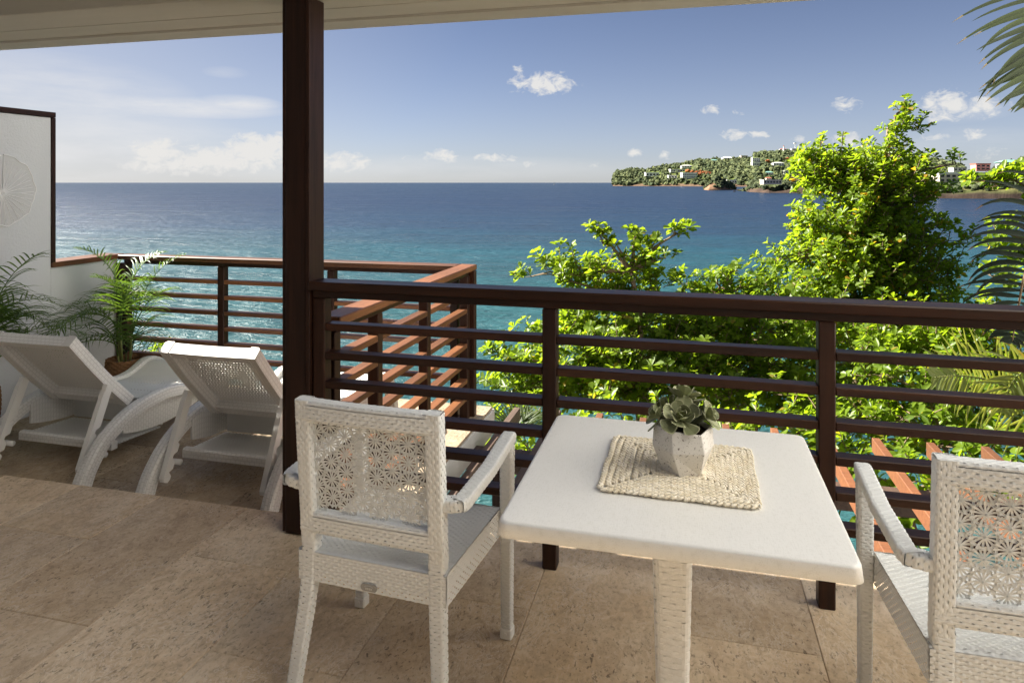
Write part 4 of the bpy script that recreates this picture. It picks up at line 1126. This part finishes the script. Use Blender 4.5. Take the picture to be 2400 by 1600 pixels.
m = MB(); limb(m, (3.6, 5.2, -3.4), (3.35, 5.0, 3.05), .13, .09, 0, 8, 5, .02); o_ = m.obj('trunk', M_bark, cp, True); o_.matrix_parent_inverse = ci_
crown_c = Vector((3.35, 5.0, 3.05))
frond(cp, curve_pts([crown_c, pix(2620, -190, 4.9), pix(2520, -90, 4.7), pix(2462, 40, PY), pix(2440, 150, PY-.05), pix(2425, 235, PY-.1)]), M_frond, M_rachis, 30, .60, .0165, .30, .30, 3, (-1, 1), .62, True, ci_, .014, (.1, .75), True, .1, Vector((0, -1, .15)))
frond(cp, curve_pts([crown_c, Vector((3.9, 5.6, 3.4)), Vector((4.5, 6.2, 3.2)), Vector((5.0, 6.8, 2.4))]), M_frond, M_rachis, 22, .6, .018, .6, .2, 4, (-1, 1), .62, False, ci_, .014, (.1, .75), True)
frond(cp, curve_pts([crown_c, Vector((3.3, 5.9, 3.7)), Vector((3.3, 6.7, 3.7)), Vector((3.3, 7.5, 3.2))]), M_frond, M_rachis, 22, .6, .018, .6, .2, 6, (-1, 1), .62, False, ci_, .014, (.1, .75), True)
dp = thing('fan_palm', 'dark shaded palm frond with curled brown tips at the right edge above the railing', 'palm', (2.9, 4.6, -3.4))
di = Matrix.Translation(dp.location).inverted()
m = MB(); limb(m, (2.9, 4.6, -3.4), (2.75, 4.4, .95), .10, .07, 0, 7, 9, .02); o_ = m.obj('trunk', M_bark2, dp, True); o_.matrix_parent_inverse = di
frond(dp, curve_pts([Vector((2.75, 4.4, .95)), pix(2570, 470, 4.2), pix(2490, 470, 4.05), pix(2436, 540, 4.0), pix(2402, 640, 3.98), pix(2385, 730, 3.97), pix(2372, 800, 3.96)]), M_frond_shade, M_rachis_dry, 27, .36, .0135, 1.15, .32, 13, (-1, 1), .10, True, di, .012, (.1, .7), True, -.05, Vector((0, -1, .1)))
lp = thing('young_palm', 'pale yellow green palm fronds fanning out behind the railing at the right', 'palm', (3.6, 6.6, -4.4))
li = Matrix.Translation(lp.location).inverted()
m = MB(); limb(m, (3.6, 6.6, -4.4), (3.1, 6.4, -.75), .08, .05, 0, 6, 15, .02); o_ = m.obj('trunk', M_bark2, lp, True); o_.matrix_parent_inverse = li
frond(lp, curve_pts([Vector((3.1, 6.4, -.75)), pix(2480, 985, 6.2), pix(2400, 925, 6.1), pix(2320, 892, 6.0), pix(2250, 880, 5.9), pix(2190, 884, 5.9)]), M_frond_pale, M_rachis, 34, .50, .014, .25, .15, 21, (-1, 1), .55, True, li, .012, (.2, .95), False, .1, Vector((0, -1, .3)))
frond(lp, curve_pts([Vector((3.1, 6.4, -.75)), pix(2520, 905, 6.0), pix(2470, 868, 5.9), pix(2410, 866, 5.8), pix(2370, 900, 5.8), pix(2350, 960, 5.8)]), M_frond_pale, M_rachis, 24, .42, .013, .5, .2, 22, (-1, 1), .5, False, li, .012, (.3, .97), False, .1, Vector((0, -1, .3)))
sp_ = thing('dwarf_palm', 'small spiky palm below the corner of the lower deck', 'palm', pix(1205, 1010, 6.0))
for k in range(9):
    m = MB()
    for j in range(9):
        a = R(-70+17.5*j); dirn = Vector((math.cos(k*.7)*math.cos(a), math.sin(k*.7)*math.cos(a), .55+.3*math.sin(k))) + Vector((-math.sin(k*.7), math.cos(k*.7), 0))*math.sin(a)
        ribbon(m, Vector((math.cos(k*.7), math.sin(k*.7), .3))*.10, dirn, .36, .011, .6, (0, 0, 1), rnd.uniform(.1, .8), 5)
    put('frond', m.mesh('frond', M_frond, True, True), sp_)

# ---- potted palms on the lower deck
M_basket = plain('brown_basket_weave', (0.20, 0.105, 0.050), .75, .2, 0, 200, .3, 40)
def potted_palm(label, loc, seed, stems, hgt, ll):
    t = thing('potted_palm', label, 'potted plant', loc, 0, 'potted palms by the partition wall'); rg = random.Random(seed)
    m = MB()
    def PP(s, t_):
        a = s*2*math.pi; r = .105+.028*math.sin(t_*2.2); return Vector((math.cos(a)*r, math.sin(a)*r, .02+.325*t_)), Vector((math.cos(a), math.sin(a), 0))
    weave(m, PP, 36, 22, .004, False); pt = m.obj('pot', M_basket, t)
    m = MB(); m.tube([(0, 0, 0), (0, 0, .30)], [.10, .118], 16); m.obj('pot_lining', M_dark, pt)
    for k in range(stems):
        a = rg.uniform(0, 6.28) if k else 0.4; h = hgt*rg.uniform(.10, .70); top = Vector((math.cos(a)*.05, math.sin(a)*.05, .32+h*.55))
        m = MB(); m.tube([(math.cos(a)*.03, math.sin(a)*.03, .28), top], [.010, .007], 6); m.obj('stem', M_rachis, t, True)
        for q in range(3 if seed > 120 else 2):
            az = a*2+q*2.1+rg.uniform(-.5, .5)
            pts = frond_pts(top, az, R(rg.uniform(48, 82)), hgt*rg.uniform(.6, .95), rg.uniform(1.7, 2.7))
            if loc[0] + pts[-1].x < -4.52 or loc[1]+pts[-1].y > 4.72:
                pts = frond_pts(top, math.atan2(-.4, .6)+rg.uniform(-.7, .7), R(rg.uniform(55, 84)), hgt*rg.uniform(.5, .8), rg.uniform(1.2, 2.0))
            frond(t, pts, M_areca, M_rachis, 17, ll*1.12, .0050, 1.15, .22, seed+k*7+q, (-1, 1), .55, False, None, .005, (.0, .85))
    return t
p1 = potted_palm('potted palm with feathery fronds in a brown basket at the corner of the lower deck', (-4.13, 4.28, DK), 101, 8, .80, .25)
p2 = potted_palm('potted palm drooping behind the first lounger against the white wall', (-4.42, 3.38, DK), 131, 6, .84, .27)
for h_, az_, ln_ in ((.72, 2.6, .62), (.74, 1.0, .52), (.68, 4.2, .4)):       # tall fronds of the corner palm
    frond(p1, frond_pts((0, 0, h_), az_ if az_ != 2.6 else 3.6, R(80), ln_, 2.3), M_areca, M_rachis, 22, .20, .006, .8, .2, int(az_*10), (-1, 1), .55, False, None, .005, (.3, .95))

# ------------------------------------------------------------------ pergola under the terrace
pg = thing('pergola', 'wooden pergola joists below the terrace railing, grey brown at the left and orange further right', 'pergola', (.5, 4.0, -.3))
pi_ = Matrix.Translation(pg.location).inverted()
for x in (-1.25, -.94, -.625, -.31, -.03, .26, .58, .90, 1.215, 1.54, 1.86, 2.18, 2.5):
    o_ = block('joist', M_joist if x > -.8 else M_joist_grey, (x, 4.0+rnd.uniform(-.02, .02), -.247), (.048, 2.06, .092), pg, .003); o_.matrix_parent_inverse = pi_
for y in (3.02, 4.42):
    o_ = block('beam', M_joist_grey, (.7, y, -.362), (4.3, .10, .13), pg, .004); o_.matrix_parent_inverse = pi_
for x in (-1.2, .75, 2.7):
    o_ = block('post', M_wood_z, (x, 4.42, -1.9), (.12, .12, 2.94), pg, .004); o_.matrix_parent_inverse = pi_
# leaf shaped relief on the partition wall
def lily():
    t = thing('wall_relief', 'round veined lily leaf relief on the white partition wall', 'wall art', (-4.559, 3.665, 1.445))
    Rr = .243; out = []
    def rad(a):      # angle from straight up, notch at the top
        return Rr*(1+.022*math.sin(9*a)+.015*math.sin(17*a+1))
    NA = 72; ring = []
    for k in range(NA+1):
        a = R(2)+(2*math.pi-R(4))*k/NA; ring.append((math.sin(a)*rad(a), math.cos(a)*rad(a)))
    pts2 = [(0, -.02)] + ring
    m = MB(); v = [(0.0, y, z) for y, z in pts2]+[(.004, y, z) for y, z in pts2]; n = len(pts2)
    m.add(v, [(0, i, i+1) for i in range(1, n-1)] + [(n, n+i+1, n+i) for i in range(1, n-1)] + [(i, (i+1) % n, n+(i+1) % n, n+i) for i in range(n)])
    m.obj('leaf', plain('grey_relief_paint', (.55, .555, .565), .9, .2, .5, 80, .05, 5), t)
    m = MB(); m.tube([(.006, y, z) for y, z in ring], .0045, 5)
    for k in range(26):
        a = R(8)+(2*math.pi-R(16))*k/25; r1 = rad(a)*rnd.uniform(.45, .62)
        def at(aa, r): return Vector((.006, math.sin(aa)*r, -.02+math.cos(aa)*r*1.0))
        m.tube([at(a, .012), at(a+rnd.uniform(-.03, .03), r1*.5), at(a, r1)], [.003, .003, .0026], 4)
        for s in (-1, 1):
            b = a+s*.055; m.tube([at(a, r1), at(a+s*.03, r1+.04), at(b, rad(b)*.93)], [.0024, .0022, .0016], 4)
    m.obj('veins', plain('white_relief_paint', (.76, .765, .77), .9, .2), t)
lily()
# ------------------------------------------------------------------ far shore
def sil(table, px):
    for (a, ya), (b, yb) in zip(table, table[1:]):
        if a <= px <= b: return ya+(yb-ya)*(px-a)/(b-a)
    return table[0][1] if px < table[0][0] else table[-1][1]
def headland_mat(name, rock_h, c1=(0.075, 0.105, 0.030), rock=((0.07, 0.045, 0.032), (0.18, 0.12, 0.08))):
    m, nt, p = new_mat(name); g = N(nt, 'ShaderNodeNewGeometry'); sp = N(nt, 'ShaderNodeSeparateXYZ'); L(nt, g.outputs['Position'], sp.inputs[0])
    n = NOISE(nt, g.outputs['Position'], .05, 5, .65); n2 = NOISE(nt, g.outputs['Position'], .012, 4, .6)
    green = RAMP(nt, n2, (.35, c1), (.55, (c1[0]*1.25, c1[1]*1.15, c1[2])), (.7, (.16, .13, .06)))
    rk = RAMP(nt, n, (.3, rock[0]), (.7, rock[1]))
    h = MATH(nt, 'ADD', sp.outputs[2], MATH(nt, 'MULTIPLY', MATH(nt, 'SUBTRACT', n, .5), rock_h*1.2))
    f = N(nt, 'ShaderNodeMapRange'); f.inputs[1].default_value = SEA+rock_h*.7; f.inputs[2].default_value = SEA+rock_h*1.3; L(nt, h, f.inputs[0])
    L(nt, MIX(nt, f.outputs[0], rk, green), p.inputs['Base Color']); p.inputs['Roughness'].default_value = .95; p.inputs['Specular IOR Level'].default_value = .1
    BUMP(nt, p, n, .6, 3.0); return m
M_head = headland_mat('headland_ground', 9)
M_prom = headland_mat('promontory_ground', 6, (0.055, 0.075, 0.025), ((0.030, 0.022, 0.018), (0.085, 0.056, 0.042)))
M_islet = headland_mat('islet_rock', 12, (0.07, 0.085, 0.03), ((0.12, 0.07, 0.045), (0.34, 0.21, 0.13)))
M_near = headland_mat('near_shore_ground', 4.2, (0.050, 0.065, 0.024), ((0.024, 0.018, 0.015), (0.062, 0.043, 0.033)))
def far_leaf(name, a, b):
    m, nt, p = new_mat(name); at = N(nt, 'ShaderNodeAttribute', attribute_name='tint')
    L(nt, RAMP(nt, at.outputs['Fac'], (0, a), (1, b)), p.inputs['Base Color']); p.inputs['Roughness'].default_value = .9; p.inputs['Specular IOR Level'].default_value = .1
    return m
M_wood_far = far_leaf('hazy_woodland', (0.050, 0.068, 0.034), (0.125, 0.142, 0.062))  # greyed, low contrast greens carry distance haze in the colour, here and below
M_wood_dark = far_leaf('hazy_dark_woodland', (0.034, 0.046, 0.026), (0.080, 0.094, 0.045))
M_flame = far_leaf('flame_tree_red', (0.16, 0.055, 0.025), (0.30, 0.105, 0.040))
ICO = None
def ico():
    global ICO
    if ICO is None:
        import bmesh
        b = bmesh.new(); bmesh.ops.create_icosphere(b, subdivisions=1, radius=1.0); b.verts.ensure_lookup_table()
        ICO = ([v.co.copy() for v in b.verts], [tuple(v.index for v in f.verts) for f in b.faces]); b.free()
    return ICO
def crown(m, c, r, h, seed):
    """a ragged tree crown"""
    V, F = ico(); rg = random.Random(seed); t = rg.random(); o = Vector((rg.uniform(0, 50), rg.uniform(0, 50), 0)); v = []
    for p in V:
        k = 1+.75*noise.noise(p*1.9+o)+.5*noise.noise(p*5+o)
        v.append(Vector(c)+Vector((p.x*r*k, p.y*r*k, p.z*h*k)))
    base = len(m.v); m.v += [tuple(q) for q in v]
    for f in F: m.f.append(tuple(i+base for i in f)); m.t.append(min(1, max(0, t+rg.uniform(-.3, .3))))
class Land:
    """land whose skyline and shoreline are given along the shore; depth runs away from the eye"""
    def __init__(s, name, mat, p0, p1, base, top, d0, d1, treeh, nx=80, ny=14, label=None, curve=.8):
        s.base, s.top, s.d0, s.d1, s.th, s.p0, s.p1, s.curve = base, top, d0, d1, treeh, p0, p1, curve
        m = MB(); v = []
        for j in range(ny+3):
            for i in range(nx+1):
                px_ = p0+(p1-p0)*i/nx; v.append(s.pt(px_, j/ny))
        m.add(v, [(j*(nx+1)+i, j*(nx+1)+i+1, (j+1)*(nx+1)+i+1, (j+1)*(nx+1)+i) for j in range(ny+2) for i in range(nx)])
        s.o = m.obj(name, mat, None, False, kind='structure')
    def pt(s, px_, f, lift=0.0):
        d0 = (EYE-SEA)*FPX/max(1.5, sil(s.base, px_)-428); dr = d0 + (s.d1-s.d0)
        zt = EYE+(428-sil(s.top, px_))*dr/FPX - s.th
        d = d0+(dr-d0)*f; g = min(1, f)
        z = SEA-1.0+(zt-SEA+1.0)*(g**s.curve) if f <= 1 else zt-(f-1)*60
        n = noise.noise(Vector((px_*.045, f*5, 2.7)))
        z += n*s.th*.45*min(1, f*4) if f > 0 else -1.5
        e = min(px_-s.p0, s.p1-px_)
        return polar(px_, d, z+lift)
    def forest(s, name, mat, n, r, seed, flo=.06, fhi=1.0, keep=None, label=None):
        rg = random.Random(seed); m = MB()
        for k in range(n):
            px_ = rg.uniform(s.p0+1, s.p1-1); f = flo+(fhi-flo)*rg.random()**.85
            if keep and not keep(px_, f): continue
            rr = r*rg.uniform(.6, 1.35); p = s.pt(px_, f); crown(m, p+Vector((0, 0, rr*.55)), rr, rr*rg.uniform(.8, 1.25), rg.random()*1e4)
        o = m.obj(name, mat, None, False, True, kind='stuff'); return o
HB = [(1436, 436.2), (1460, 436.4), (1520, 436.6), (1640, 437), (1760, 437.6), (1900, 437.6), (2260, 440)]
HT = [(1436, 421), (1439, 404), (1447, 397), (1480, 394), (1510, 396), (1545, 388), (1590, 381), (1640, 371), (1665, 372), (1700, 371), (1740, 368), (1764, 366), (1768, 357), (1800, 355), (1832, 350.5), (1880, 352), (1910, 351), (2000, 356), (2100, 362), (2160, 364), (2195, 372), (2260, 386)]
head = Land('headland', M_head, 1436, 2260, HB, HT, 2300, 2800, 7.5, 120, 16)
OPEN = [(1512, 1548, 402, 414), (1567, 1588, 409, 418), (1600, 1635, 403, 420), (1571, 1606, 395, 406), (1596, 1623, 384, 396), (1764, 1784, 368, 390), (1812, 1839, 378, 389), (1794, 1815, 399, 409), (1700, 1728, 419, 430)]
def to_pix(p):
    s, c = math.sin(YAW), math.cos(YAW); r = p.x*c+p.y*s; d = -p.x*s+p.y*c; return 1200+FPX*r/d, 428-FPX*(p.z-EYE)/d
def clear_of(px_, f, land, sz):
    q = to_pix(land.pt(px_, f, 4)); return not any(a-2 < q[0] < b+2 and c-1 < q[1] < d+1.5 for a, b, c, d in OPEN)
head.forest('woodland', M_wood_far, 4200, 6.0, 5, .03, 1.03, lambda a, f: clear_of(a, f, head, 0))
head.forest('dark_woodland', M_wood_dark, 900, 5.0, 6, .02, 1.0, lambda a, f: clear_of(a, f, head, 0))
FLAME_LABELS = ('leftmost red flowering tree, touching the big villa with dark windows', 'red flowering tree uphill and right of the big dark windowed villa', 'lowest red flowering tree of the middle clump on the headland', 'red flowering tree in the heart of the middle clump',
    'red flowering tree on the right side of the middle clump', 'rightmost red flowering tree of the middle clump', 'low red flowering tree below the middle clump', 'low red flowering tree between the villa and the middle clump', 'lone red flowering tree high on the slope under the summit', 'lone red flowering tree halfway up the slope right of the stacked white houses')
for k, (a, b) in enumerate(((1612, 402), (1622, 404), (1632, 406), (1642, 404), (1652, 405), (1660, 407), (1642, 409), (1628, 409), (1846, 375), (1800, 380))):
    fbest = min((abs(to_pix(head.pt(a, f/60, 6))[1]-b), f/60) for f in range(60))[1]
    t = thing('flame_tree', FLAME_LABELS[k], 'tree', head.pt(a, fbest), 0, 'red flowering trees on the headland')
    m = MB(); m.tube([(0, 0, -1), (0, 0, 6)], [.6, .35], 6); m.obj('trunk', M_bark2, t)
    m = MB(); crown(m, (0, 0, 8.5), 8.5, 5.5, k*3.3); crown(m, (4, 2, 7), 5, 3.5, k*3.3+1); m.obj('crown', M_flame, t, False, True)
# middle promontory and islet
PB_ = [(1735, 448), (1760, 450.5), (1800, 452.5), (1900, 453), (2000, 453)]
PT_ = [(1735, 446), (1750, 440), (1756, 424), (1770, 415), (1790, 419), (1815, 425), (1840, 420), (1860, 410), (1900, 408), (2000, 408)]
prom = Land('promontory', M_prom, 1733, 2000, PB_, PT_, 800, 870, 4.0, 50, 10)
prom.forest('promontory_wood', M_wood_dark, 420, 2.6, 8, .25, 1.0, lambda a, f: not (1788 < a < 1834 and f > .55))
IB = [(1648, 444.5), (1660, 446), (1690, 446), (1725, 445)]
IT = [(1648, 444), (1656, 433), (1664, 422), (1676, 413), (1688, 416), (1702, 421), (1715, 430), (1725, 443)]
isl = Land('islet', M_islet, 1648, 1725, IB, IT, 1090, 1120, 1.2, 40, 10)
isl.forest('islet_scrub', M_wood_dark, 230, 2.2, 9, .18, 1.0, lambda a, f: a > 1668 + 20*(.5-f) or f > .55)
for k, (a, w) in enumerate(((1731, 4.2), (1738, 2.6), (1722, 2.2))):
    m = MB(); crown(m, (0, 0, 0), w, w*.5, 77+k); o = m.obj('sea_rock', M_near, None); o.location = polar(a, (EYE-SEA)*FPX/(446.5-428+k*1.5), SEA+.3)
    tag(o, ('larger dark rock in the sea right of the islet', 'low dark rock in the sea off the promontory tip', 'small dark rock in the sea close to the islet')[k], 'rock', 'rocks between the islet and the promontory')
# near shore at the right
NB = [(2140, 463), (2200, 465.5), (2260, 466), (2330, 466.5), (2600, 467)]
NT = [(2140, 404), (2190, 402), (2230, 404), (2280, 396), (2320, 392), (2345, 385), (2360, 374), (2400, 364), (2440, 362), (2600, 360)]
near = Land('near_shore', M_near, 2140, 2600, NB, NT, 510, 640, 4.0, 60, 12, None, .62)
near.forest('near_shore_wood', M_wood_dark, 1100, 2.3, 14, .12, 1.0, lambda a, f: not (2196 < a < 2330 and .30 < f < .62) and not (2280 < a < 2326 and .7 < f))
# ---- buildings, each with walls, roof and openings
def bmat(name, c): return plain(name, c, .8, .2, 0, 10, .06, .3)
M_bw, M_bc, M_bp, M_bg, M_dk = bmat('white_house_wall', (.78, .77, .74)), bmat('cream_house_wall', (.62, .55, .45)), bmat('pink_house_wall', (.62, .27, .26)), bmat('grey_roof', (.42, .42, .42)), bmat('dark_opening', (.045, .05, .06))
M_rg, M_rr, M_rw = bmat('green_roof', (.20, .38, .33)), bmat('red_roof', (.36, .10, .07)), bmat('white_roof', (.80, .79, .77))
def house(label, px0, px1, py0, py1, d, wall, roof, style='flat', wins=4, storeys=1, over=1.0, rz=0.0, name='house'):
    """box shaped house seen between two picture columns and rows, at camera depth d"""
    k = d/FPX; w = (px1-px0)*k; h = (py1-py0)*k; zb = EYE+(428-py1)*k
    t = thing(name, label, 'house' if name == 'house' else 'building', polar((px0+px1)/2, d, zb), YAW+rz); dp_ = w*.6
    rh = h*.16 if style == 'flat' else h*.34
    block('wall', wall, (0, dp_/2, (h-rh)/2-.4), (w, dp_, h-rh+.8), t, 0)
    if style == 'flat': block('roof', roof, (0, dp_/2, h-rh/2), (w+over, dp_+over, rh), t, 0)
    else:
        m = MB(); a, b = w/2+over, dp_/2+over; rx = w*.22
        m.add([(-a, -b, 0), (a, -b, 0), (a, b, 0), (-a, b, 0), (-rx, 0, rh), (rx, 0, rh)], [(0, 1, 5, 4), (2, 3, 4, 5), (1, 2, 5), (3, 0, 4), (3, 2, 1, 0)]); m.obj('roof', roof, t, loc=(0, dp_/2, h-rh))
    sh = (h-rh)/storeys
    for s in range(storeys):
        for i in range(wins):
            ww = w/wins; block('window', M_dk, (-w/2+ww*(i+.5), -.03, sh*(s+.52)), (ww*.58, .12, sh*.5), t, 0)
    return t
def dhead(py):   # headland depth at which the ground shows at that height
    return None
def hd(px_, py_):
    f = min((abs(to_pix(head.pt(px_, f/80, 1))[1]-py_), f/80) for f in range(81))[1]; p = head.pt(px_, f)
    s, c = math.sin(YAW), math.cos(YAW); return -p.x*s+p.y*c - 3
for lab, a, b, c, d, wl_, rf_, st_, wn, sto in (
    ('white flat house on the left of the headland above the cliff', 1514, 1545, 404, 413, M_bw, M_rw, 'flat', 4, 1),
    ('small white house low on the headland beside the grassy slope', 1567, 1587, 410.5, 418, M_bw, M_rw, 'flat', 3, 1),
    ('large white villa with dark windows left of the red trees', 1600, 1634, 404.5, 418, M_bw, M_rw, 'flat', 7, 2),
    ('long white villa above the grassy slope', 1572, 1605, 396, 404, M_bw, M_bg, 'flat', 6, 1),
    ('pale grey roofed house near the skyline left of the tall woods', 1598, 1622, 386, 394, M_bw, M_bg, 'hip', 4, 1),
    ('green roofed house on the headland skyline', 1667, 1682, 373.5, 380, M_bw, M_rg, 'hip', 2, 1),
    ('white house on the skyline among trees', 1695, 1718, 367, 376, M_bw, M_rw, 'hip', 3, 1),
    ('beige block of a house on the skyline', 1737, 1752, 364.5, 374, M_bc, M_bc, 'flat', 3, 2),
    ('upper of two white houses stacked on the slope below the summit', 1764, 1782, 370, 379, M_bw, M_rw, 'flat', 4, 2),
    ('lower of two white houses stacked on the slope below the summit', 1764, 1784, 380.5, 389, M_bw, M_rw, 'flat', 4, 1),
    ('white house with a gabled roof on the right slope of the headland', 1813, 1838, 379.5, 388, M_bw, M_bg, 'hip', 4, 1),
    ('pale green roofed low house in the middle of the slope', 1795, 1813, 401.5, 409, M_bw, M_rg, 'hip', 3, 1),
    ('long white low house half hidden by the tall bright tree', 1840, 1868, 400.5, 407, M_bw, M_rw, 'flat', 4, 1),
    ('grey white house down by the water behind the islet', 1704, 1727, 421, 430, M_bw, M_bg, 'flat', 4, 1)):
    house(lab, a, b, c, d, hd((a+b)/2, d), wl_, rf_, st_, wn, sto, 1.2)
house('beige house with a small terracotta pavilion on the dark promontory', 1790, 1832, 421, 431, 800, M_bc, M_bc, 'flat', 6, 1, .8)
house('terracotta roofed pavilion on top of the beige promontory house', 1796, 1808, 415, 421.3, 806, M_bc, M_rr, 'hip', 2, 1, .6, name='pavilion')
house('long cream block with small windows above the near shore', 2202, 2325, 404, 428, 572, M_bc, M_rw, 'flat', 9, 2, .5, name='long_building')
house('pink house on the near shore skyline', 2288, 2321, 383, 399, 600, M_bp, M_rr, 'flat', 3, 2, .8)
house('wide green roofed pavilion on the hill at the right edge', 2353, 2399, 374, 393, 604, M_bg, M_rg, 'hip', 6, 2, 1.5, name='pavilion')
house('white arched house below the green roofed pavilion', 2350, 2382, 393.5, 403, 590, M_bw, M_rw, 'hip', 4, 1, .4)
house('small cream house with red eaves on the ridge right of the tall tree', 2164, 2181, 368, 376, 2500, M_bc, M_rw, 'hip', 2, 1, 1)
house('white hip roofed house below the ridge right of the tall tree', 2172, 2194, 382, 391, 2300, M_bw, M_rw, 'hip', 3, 1, 1)
house('red roofed house glimpsed through the tall bright tree', 2080, 2112, 404, 416, 900, M_bw, M_rr, 'hip', 3, 1, 1)
house('grey roofed house above the long cream block', 2235, 2265, 392.5, 401, 640, M_bw, M_bg, 'flat', 3, 1, .6)
# lighthouse, mast, boat
q = head.pt(1837, 1.0); s_, c_ = math.sin(YAW), math.cos(YAW); dl = -q.x*s_+q.y*c_; k = dl/FPX
lt = thing('lighthouse', 'small white lighthouse with a red lantern on the headland summit', 'lighthouse', polar(1837, dl-12, EYE+(428-351.5)*k))
m = MB(); m.tube([(0, 0, -4), (0, 0, 6.6*k)], [1.9*k, 1.25*k], 12); m.obj('tower', M_bw, lt)
m = MB(); m.tube([(0, 0, 6.6*k), (0, 0, 7.2*k)], [1.7*k, 1.7*k], 12); m.obj('gallery', M_bw, lt)
m = MB(); m.tube([(0, 0, 7.2*k), (0, 0, 9.2*k), (0, 0, 10.4*k)], [1.0*k, 1.0*k, .15*k], 10); m.obj('lantern', M_rr, lt)
house('low white keeper house beside the lighthouse', 1829, 1844, 348, 352.5, dl-8, M_bw, M_rr, 'hip', 3, 1, .5)
house('low white station building beside the radio mast', 1856, 1870, 348, 353, dl-8, M_bw, M_rw, 'flat', 3, 1, .5)
rm = thing('radio_mast', 'white radio mast with a dish platform on the headland summit', 'mast', polar(1863, dl-6, EYE+(428-353)*k))
m = MB()
for a in range(3): m.tube([(math.cos(a*2.09)*1.1*k, math.sin(a*2.09)*1.1*k, -3), (math.cos(a*2.09)*.4*k, math.sin(a*2.09)*.4*k, 15*k)], .22*k, 5)
for z in range(1, 15): m.tube([(math.cos(z*2.09)*.8*k, math.sin(z*2.09)*.8*k, z*k), (math.cos((z+1)*2.09)*.8*k, math.sin((z+1)*2.09)*.8*k, (z+.6)*k)], .14*k, 4)
m.obj('lattice', M_bw, rm)
m = MB(); m.tube([(0, 0, 15*k), (0, 0, 16*k), (0, 0, 17.6*k)], [.5*k, 3.2*k, 3.4*k], 10); m.obj('platform', M_bw, rm)
bt = thing('sailboat', 'tiny white sailboat on the horizon', 'sailboat', polar(1299, 3600, SEA))
m = MB(); m.loft([[Vector((x, -w, .2)), Vector((x, 0, -.4)), Vector((x, w, .2)), Vector((x, w*.9, 1.3)), Vector((x, -w*.9, 1.3))] for x, w in ((-5, 1.1), (-2, 1.6), (2, 1.5), (5.5, .15))]); m.obj('hull', M_bw, bt)
m = MB(); m.tube([(0, 0, 1), (0, 0, 15)], .1, 6); m.obj('mast', M_bg, bt)
m = MB(); m.add([(-.2, .05, 2), (-.2, .05, 14.6), (-5, .3, 2.2), (-.2, -.05, 2), (-.2, -.05, 14.6), (-5, .2, 2.2)], [(0, 1, 2), (5, 4, 3), (0, 3, 4, 1), (1, 4, 5, 2), (2, 5, 3, 0)]); m.obj('sail', M_rw, bt)
m = MB(); m.add([(.2, .05, 1.8), (.2, .05, 12.5), (5, .3, 1.8), (.2, -.05, 1.8), (.2, -.05, 12.5), (5, .2, 1.8)], [(0, 2, 1), (3, 4, 5), (0, 1, 4, 3), (1, 2, 5, 4), (2, 0, 3, 5)]); m.obj('sail', M_rw, bt)
